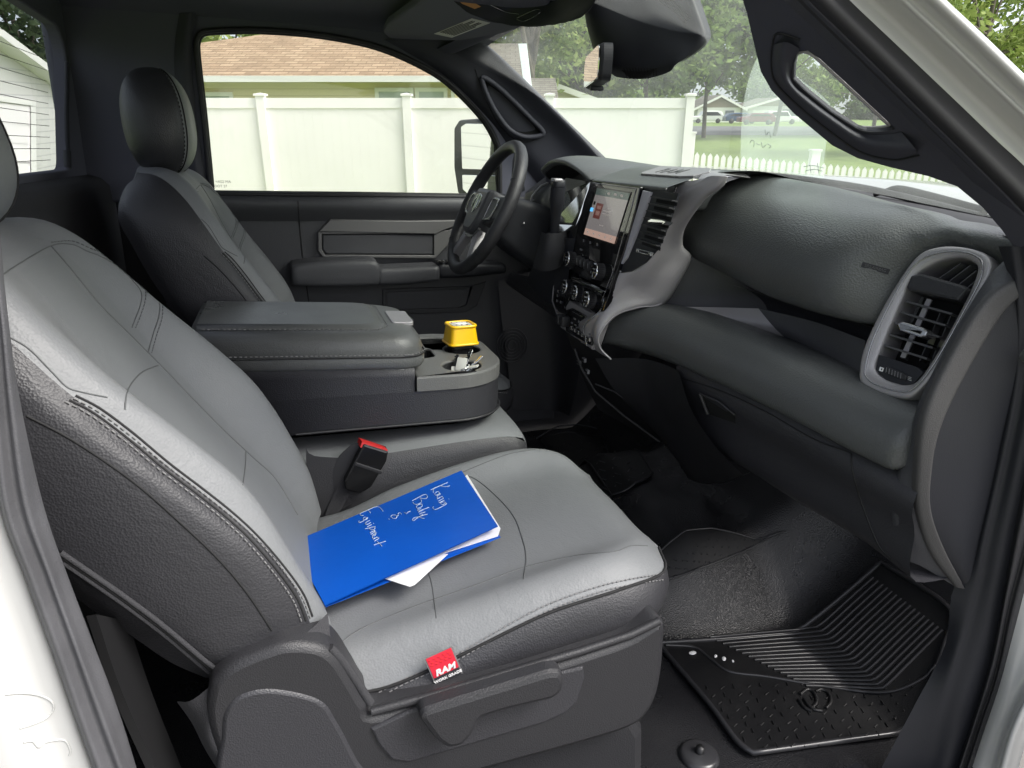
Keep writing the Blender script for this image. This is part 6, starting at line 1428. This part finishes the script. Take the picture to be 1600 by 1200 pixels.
# white A-pillar body
m = MB(); out1 = [(1420, -60), (1479, 0), (1540, 57), (1602, 117), (1680, 190), (1760, 270), (1850, 350)]
q0 = cl(lineD, -.002); q1 = cl([(a*.72+c*.28, b*.72+d*.28) for (a, b), (c, d) in zip(lineD, out1)], -.006); q2 = cl([(a*.45+c*.55, b*.45+d*.55) for (a, b), (c, d) in zip(lineD, out1)], -.035); q25 = cl([(a*.36+c*.64, b*.36+d*.64) for (a, b), (c, d) in zip(lineD, out1)], -.034); q3 = cl([(a*.12+c*.88, b*.12+d*.88) for (a, b), (c, d) in zip(lineD, out1)], -.055); q4 = cl(out1, -.05); q5 = [p+V((.03, .03, 0)) for p in q4]
m.loft([q0, q1, q2, q25, q3, q4, q5], 'paint', 40, 40); 
fb_ = m.build('door_frame', T, 'white painted door opening frame, upper front part')
# lower front of opening: kick trim, seals, white sill
k0 = [(1592, 385), (1600, 450), (1602, 520), (1598, 600), (1575, 720), (1545, 850), (1532, 918), (1510, 1000), (1480, 1100), (1455, 1210)]
k1 = [(1625, 380), (1640, 450), (1640, 540), (1625, 640), (1598, 760), (1580, 860), (1568, 930), (1548, 1030), (1518, 1130), (1490, 1215)]
k2 = [(1660, 400), (1670, 470), (1668, 560), (1650, 660), (1620, 780), (1594, 880), (1576, 950), (1556, 1050), (1530, 1130), (1502, 1215)]
k3 = [(1700, 420), (1700, 500), (1695, 580), (1675, 680), (1640, 790), (1606, 905), (1586, 980), (1562, 1070), (1535, 1150), (1514, 1215)]
k4 = [(1760, 440), (1760, 560), (1755, 680), (1740, 800), (1700, 920), (1660, 1000), (1630, 1060), (1602, 1100), (1580, 1150), (1562, 1215)]
m = MB(); m.loft([[Y(a, b, .05) for a, b in ((1560, 385), (1580, 450), (1580, 520), (1572, 600), (1548, 720), (1520, 850), (1488, 925), (1476, 1010), (1430, 1100), (1372, 1210))], cl([(a-12, b) for a, b in k0], .03), cl(k0, .025), cl([((a+c)/2, (b+d)/2) for (a, b), (c, d) in zip(k0, k1)], .012), cl(k1, .006)], 'plastic_smooth', 24, 40)
m.build('kick_trim', T)
m = MB(); m.loft([cl(k1, .006), cl([(a*.6+c*.4, b*.6+d*.4) for (a, b), (c, d) in zip(k1, k2)], -.006), cl(k2, .0), cl([((a+c)/2, (b+d)/2) for (a, b), (c, d) in zip(k2, k3)], -.008), cl(k3, -.002)], 'seal_dark', 24, 40)
ws_.v += m.v and []; 
o_ = len(ws_.v); ws_.add(m.v, [tuple(f) for f in m.f], 'seal_dark', True)
ws_.build('weatherstrip', T, 'black rubber weatherstrip round the front of the opening')
m = MB(); m.loft([cl(k3, -.002), cl([(a*.7+c*.3, b*.7+d*.3) for (a, b), (c, d) in zip(k3, k4)], -.016), cl([(a*.3+c*.7, b*.3+d*.7) for (a, b), (c, d) in zip(k3, k4)], -.03), cl(k4, -.06), [p+V((.04, 0, -.02)) for p in cl(k4, -.06)]], 'paint', 24, 40); m.build('sill', fb_)
# inner door sill running back under the seat
m = MB(); m.loft([[V((x, y_, z)) for y_, z in ((.09, .0), (.05, .012), (.02, .03), (-.03, .035), (-.06, .02), (-.08, -.15))] for x in (-.25, .2, .6, .9)], 'plastic_smooth', 10, 20); m.build('sill_plate', T)
m = MB(); m.box((.35, -.22, -.28), (1.9, .15, .05), 'rubber', bev=.01)
for k in range(60): m.box((-.55+k*.032, -.22, -.252), (.010, .13, .006), 'rubber')
m.build('running_board', T)
# open passenger door seen as its dark lower corner at the right edge
m = MB(); m.plate([V(p) for p in ((0, 0), (.9, 0), (.9, .7), (0, .7))], (V((1.22, -.12, -.15)), V((.35, -.94, 0)).normalized(), V((0, 0, 1)), V((.35, -.94, 0)).normalized().cross(V((0, 0, 1)))), .05, 'plastic', bev=.01)
m.build('passenger_door', T)
# ------------------------------------------------------------------ rear edge of the opening: white post, rubber seal
s0 = [(-90, 0), (-62, 200), (-25, 480), (-12, 640), (0, 790), (40, 905), (80, 1015), (120, 1130), (150, 1215)]
s1 = [(-70, 0), (-40, 200), (-6, 480), (8, 640), (28, 790), (68, 900), (108, 1010), (148, 1125), (182, 1215)]
s2 = [(-52, 0), (-24, 200), (10, 480), (30, 640), (55, 790), (90, 900), (128, 1005), (170, 1115), (205, 1215)]
s3 = [(-40, 0), (-12, 200), (6, 470), (26, 610), (68, 790), (106, 900), (146, 1005), (186, 1112), (218, 1215)]
m = MB(); m.loft([cl(s0, -.03), cl([((a*.7+c*.3), (b*.7+d*.3)) for (a, b), (c, d) in zip(s0, s1)], -.042), cl(s1, -.030), cl([((a+c)/2, (b+d)/2) for (a, b), (c, d) in zip(s1, s2)], -.034), cl(s2, -.02), cl(s3, .0), [p+V((-.02, .02, 0)) for p in cl(s3, .0)]], 'seal', 40, 50); m.build('weatherstrip', T, 'grey rubber weatherstrip along the rear of the opening')
m = MB(); w0 = [(a-260, b) for a, b in s0]; m.loft([[p+V((0, .01, 0)) for p in cl(s0, -.02)], cl([(a-4, b) for a, b in s0], -.026), cl([(a-50, b) for a, b in s0], -.03), cl([(a-120, b) for a, b in s0], -.05), cl(w0, -.05)], 'paint', 24, 40)
WB_ = m.bvh()
for q in ([(8, 1085), (30, 1083), (60, 1086), (80, 1095), (84, 1108), (72, 1122), (50, 1132), (30, 1138)], [(36, 1160), (50, 1158), (60, 1168), (70, 1160), (100, 1156), (110, 1172), (108, 1180)]):
    tr = trace(WB_, q, 24, .0003)
    if len(tr) > 3: m.tube(tr, .0010, 'paint', 6)
m.build('rear_post', fb_)
# inside of the rear post, cab corner behind the near seat and the dark belt tower
m = MB(); m.loft([[V((-.245, .0, z)) for z in (0, .5, 1.27)], [V((-.32, .01, z)) for z in (0, .5, 1.27)], [V((-.53, .02, z)) for z in (0, .5, 1.27)]], 'plastic', 10, 20); m.build('rear_corner_trim', T)
m = MB(); m.loft([[Y(150, 960, .10), Y(190, 1080, .10), Y(250, 1215, .10)], [Y(200, 970, .16), Y(240, 1090, .16), Y(290, 1215, .16)]], 'matte_black', 6, 12, thick=.01)
m.build('seat_riser', T)
# ------------------------------------------------------------------ overhead: visor, console, mirror and camera housing
m = MB(); vis = [(598, 52), (606, 38), (650, 8), (690, -25), (870, -25), (850, 30), (790, 52), (722, 64), (640, 62), (608, 60)]
vo_ = Y(700, 40, 1.28); vn = V((.10, -.0, -1)).normalized()
def vp_(mb, poly, th, m_, lift=0, bev=.004, r=0): return pxplate(mb, poly, V((.5, 1.2, 1.292)), V((-.12, 0, -1)), th, m_, (), bev, r, up=V((1, 0, 0)), lift=lift)
vp_(m, vis, .018, 'headliner', bev=.006, r=.02); vz = m.build('sun_visor', T)
m = MB(); lab = [(678, 53), (737, 29), (766, 36), (706, 59)]; vp_(m, lab, .001, 'label_silver', lift=.0006, bev=0)
A1, B1, C1, D1_ = [V(p) for p in lab]
for k in range(7):
    t0 = .12+k*.12; a = A1.lerp(D1_, t0); b = B1.lerp(C1, t0); p0, p1_ = a.lerp(b, .12), a.lerp(b, .9 if k % 3 else .7)
    m.tube([onpl(p.x, p.y, V((.5, 1.2, 1.292))+V((-.12, 0, -1)).normalized()*.0014, V((-.12, 0, -1)).normalized()) for p in (p0, p1_)], .0010, 'seal', 4)
m.build('visor_label', vz)
m = MB()
oc = [[(700, -30), (708, 0), (735, 22), (775, 36), (820, 42), (870, 38), (915, 22), (945, -30)], [(712, -30), (728, 0), (760, 14), (795, 24), (830, 28), (868, 24), (900, 10), (925, -30)], [(740, -40), (760, -10), (790, 0), (815, 6), (835, 8), (860, 4), (880, -10), (900, -40)]]
yy = [[.98, .98, .97, .95, .90, .80, .70, .62], [.97, .97, .95, .93, .88, .80, .72, .66], [.94, .93, .92, .9, .87, .82, .76, .7]]
L0 = [Y(a, b, y_) for (a, b), y_ in zip(oc[0], yy[0])]
m.loft([[p+V((.03, 0, .05)) for p in L0], [p+V((.005, 0, .012)) for p in L0], L0, [Y(a, b, y_)+V((0, 0, 0)) for (a, b), y_ in zip(oc[1], yy[1])], [Y(a, b, y_) for (a, b), y_ in zip(oc[2], yy[2])]], 'plastic_smooth', 30, 50)
OB = m.bvh(); ovh = m.build('overhead_console', T)
m = MB()
mat('lamp_amber', (.55, .27, .10), .3)
tr = [hit(OB, a, b, .0015) for a, b in ((716, 0), (735, 0), (752, 10), (742, 14), (722, 6))]
if all(tr): m.add(tr, [tuple(range(5))], 'lamp_amber', False)
m.build('reading_lamp', ovh)
m = MB()
for q in ([(808, 28), (838, 15), (846, 17), (842, 22), (820, 33), (808, 30)], [(760, 4), (790, 18), (812, 22)]):
    tr = trace(OB, q, 20, .001)
    if len(tr) > 2: m.tube(tr, .0012, 'chrome_dark', 5)
m.build('console_button', ovh)
m = MB()   # camera and sensor housing against the glass
hs = {'a': Y(912, 24, .80), 'b': Y(940, 12, .80), }
def hp(a, b, y_): return Y(a, b, y_)
rA = [hp(915, 22, .88), hp(918, 45, .88), hp(932, 90, .88), hp(942, 105, .87), hp(960, 118, .86)]
rB = [hp(925, -30, .84), hp(934, 40, .83), hp(950, 85, .82), hp(962, 106, .81), hp(985, 123, .80)]
rC = [hp(1000, -40, .78), hp(1000, 40, .76), hp(1000, 90, .75), hp(1005, 112, .74), hp(1015, 122, .74)]
rD = [hp(1060, -40, .70), hp(1062, 40, .68), hp(1052, 88, .67), hp(1048, 102, .67), hp(1046, 112, .68)]
rE = [hp(1068, -30, .66), hp(1090, 32, .63), hp(1097, 62, .62), hp(1083, 82, .63), hp(1056, 100, .65)]
rF = [p+V((.03, .02, .01)) for p in rE]
rZ = [p+V((.05, .02, .02)) for p in rA]
m.loft([rZ, rA, rB, rC, rD, rE, rF], 'plastic_smooth', 46, 30); HB_ = m.bvh()
hsg = m.build('sensor_housing', T, 'black sensor housing on the windshield behind the mirror')
m = MB()
for k in range(3):
    tr = trace(HB_, [(1032+k*6, 2-k*3), (1058+k*5, 20-k*2), (1072+k*3, 36-k*4)], 12, .0008)
    if len(tr) > 2: m.tube(tr, .0022, 'void', 5)
m.build('housing_vents', hsg)
m = MB()
for i in range(7):
    tr = trace(HB_, [(972+i*2, 110+i*1.8), (1000, 112+i*1.6), (1028-i*2, 106+i*1.8)], 12, .0006)
    if len(tr) > 2: m.tube(tr, .0011, 'void', 4)
for i in range(12):
    tr = trace(HB_, [(975+i*4.6, 106), (980+i*4.2, 122)], 5, .0006)
    if len(tr) > 2: m.tube(tr, .0011, 'void', 4)
m.build('speaker_mesh', hsg)
m = MB(); mo = Y(922, 106, .90)
# mirror body turned towards the driver; the glass faces rearward
mN = V((-.935, .27, -.03)).normalized()
fr = frame3(Y(924, 106, .86), V((0, 0, 1)).cross(mN), V((0, 0, 1)))
if fr[3].dot(mN) < 0: pass
shape = round_poly([V((-.115, -.034)), V((.115, -.034)), V((.122, .01)), V((.112, .036)), V((-.112, .036)), V((-.122, .01))], .018)
m.plate(shape, (fr[0]-fr[3]*.026, fr[1], fr[2], fr[3]), .026, 'plastic_smooth', bev=.008)
m.tube([fr[0]-fr[3]*.02, Y(955, 98, .84), Y(965, 95, .82)], .011, 'plastic_smooth', 10)
m.box(fr[0]-fr[2]*.040-fr[3]*.014, (.03, .012, .010), 'plastic_smooth', bev=.003)
rv = m.build('rear_view_mirror', T)
m = MB(); m.plate([V((p.x*.94, p.y*.9)) for p in shape], (fr[0]-fr[3]*.001, fr[1], fr[2], fr[3]), .0025, 'mirror', bev=.0006); m.build('mirror_glass', rv)
# ------------------------------------------------------------------ reflection of a paper in the windshield, modelled as a translucent sheet
fm = bpy.data.materials.new('reflection_film'); fm.use_nodes = True; n_ = fm.node_tree; n_.nodes.clear()
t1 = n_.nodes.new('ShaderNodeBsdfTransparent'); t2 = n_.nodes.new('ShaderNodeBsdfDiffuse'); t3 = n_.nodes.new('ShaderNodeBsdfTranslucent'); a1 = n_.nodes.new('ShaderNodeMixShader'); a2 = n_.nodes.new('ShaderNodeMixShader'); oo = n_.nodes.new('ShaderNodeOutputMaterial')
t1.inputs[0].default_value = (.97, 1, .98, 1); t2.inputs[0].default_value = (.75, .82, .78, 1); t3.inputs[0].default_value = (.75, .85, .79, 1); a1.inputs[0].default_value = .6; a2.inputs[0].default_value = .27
n_.links.new(t2.outputs[0], a1.inputs[1]); n_.links.new(t3.outputs[0], a1.inputs[2]); n_.links.new(t1.outputs[0], a2.inputs[1]); n_.links.new(a1.outputs[0], a2.inputs[2]); n_.links.new(a2.outputs[0], oo.inputs[0]); MATS['reflection_film'] = fm
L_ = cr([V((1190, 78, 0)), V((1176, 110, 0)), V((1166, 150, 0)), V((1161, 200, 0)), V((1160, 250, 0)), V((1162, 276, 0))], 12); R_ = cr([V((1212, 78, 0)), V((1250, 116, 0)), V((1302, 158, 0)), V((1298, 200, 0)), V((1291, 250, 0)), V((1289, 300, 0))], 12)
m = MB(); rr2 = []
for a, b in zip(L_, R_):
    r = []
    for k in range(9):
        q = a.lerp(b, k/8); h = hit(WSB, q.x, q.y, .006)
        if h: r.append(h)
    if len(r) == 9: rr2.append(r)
m.grid(rr2, 'reflection_film'); fs_ = m.build('windshield_reflection'); topl(fs_, 'pale reflection of a scribbled paper in the windshield, modelled as a translucent sheet, by the near pillar', 'reflection')
m2 = MB(); sc_n = 0  # mirrored handwriting of the reflected paper, drawn as thin strokes on the glass
for st in ([(1174, 221), (1177, 216), (1181, 219), (1180, 227)], [(1184, 222), (1190, 224)], [(1192, 220), (1194, 228), (1199, 224)], [(1201, 222), (1207, 226), (1204, 229)], [(1198, 200), (1200, 210), (1204, 202), (1207, 212)], [(1211, 204), (1214, 209)], [(1258, 258), (1272, 256), (1290, 260)], [(1262, 264), (1276, 262), (1288, 265)], [(1268, 254), (1270, 268)], [(1280, 252), (1282, 268)]):
    tr = trace(WSB, st, 8, .0045)
    if len(tr) > 2: m2.tube(tr, .0006, 'seal', 4)
    sc_n += 1
    if sc_n in (4, 6, 10): m2.build('reflected_scribble', fs_); m2 = MB()
# ------------------------------------------------------------------ driver's side door mirror
m = MB(); n = V((-.98, -.19, 0)).normalized(); fo_ = Y(742, 246, 1.93)
pm = lambda mb, poly, th, m_, lift=0, holes=(), bev=.004, r=0: pxplate(mb, poly, fo_, n, th, m_, holes, bev, r, lift=lift)
pm(m, [(708, 200), (716, 187), (745, 185), (800, 190), (800, 300), (775, 312), (728, 310), (714, 302), (708, 262)], .07, 'plastic_smooth', bev=.012, r=.008)
sm = m.build('door_mirror', T, 'tall black towing mirror outside the driver window')
m = MB(); pm(m, [(720, 198), (728, 193), (792, 194), (792, 266), (722, 264)], .003, 'mirror', lift=.002, bev=.001, r=.008); m.build('mirror_glass', sm)
m = MB(); pm(m, [(722, 273), (792, 275), (780, 306), (732, 304), (723, 296)], .003, 'mirror', lift=.002, bev=.001, r=.006); m.build('mirror_glass', sm)
m = MB(); m.loft([[Y(771, 200, 1.70), Y(772, 250, 1.70), Y(776, 312, 1.70)], [Y(800, 225, 1.68), Y(800, 260, 1.68), Y(810, 315, 1.68)], [Y(830, 250, 1.66), Y(836, 280, 1.66), Y(860, 318, 1.66)]], 'plastic_smooth', 8, 12, thick=.01); m.build('sail_trim', T)
# cable on the floor, pedals are hidden; hair-thin wire near the driver mat
m = MB(); tr = trace(FB, [(838, 690), (860, 676), (885, 668), (910, 668), (935, 672)], 30, .012)
m.tube(tr, .003, 'seal', 6); topl(m.build('cable'), 'thin grey cable lying on the driver side floor beside the black mat', 'cable')
# lower cab sides so the cabin is closed
m = MB(); m.plate([V(p) for p in ((-.56, -.03), (1.7, -.03), (1.7, .84), (1.06, .95), (.93, .84), (-.56, .84))], (V((0, 1.76, 0)), V((1, 0, 0)), V((0, 0, 1)), V((0, -1, 0))), .04, 'plastic', bev=.004); m.build('lower_side', T)
m = MB(); m.plate([V(p) for p in ((-.02, -.05), (1.75, -.05), (1.75, .93), (-.02, .90))], (V((1.42, 0, 0)), V((0, 1, 0)), V((0, 0, 1)), V((1, 0, 0))), .02, 'matte_black', bev=.003); m.build('firewall', T)
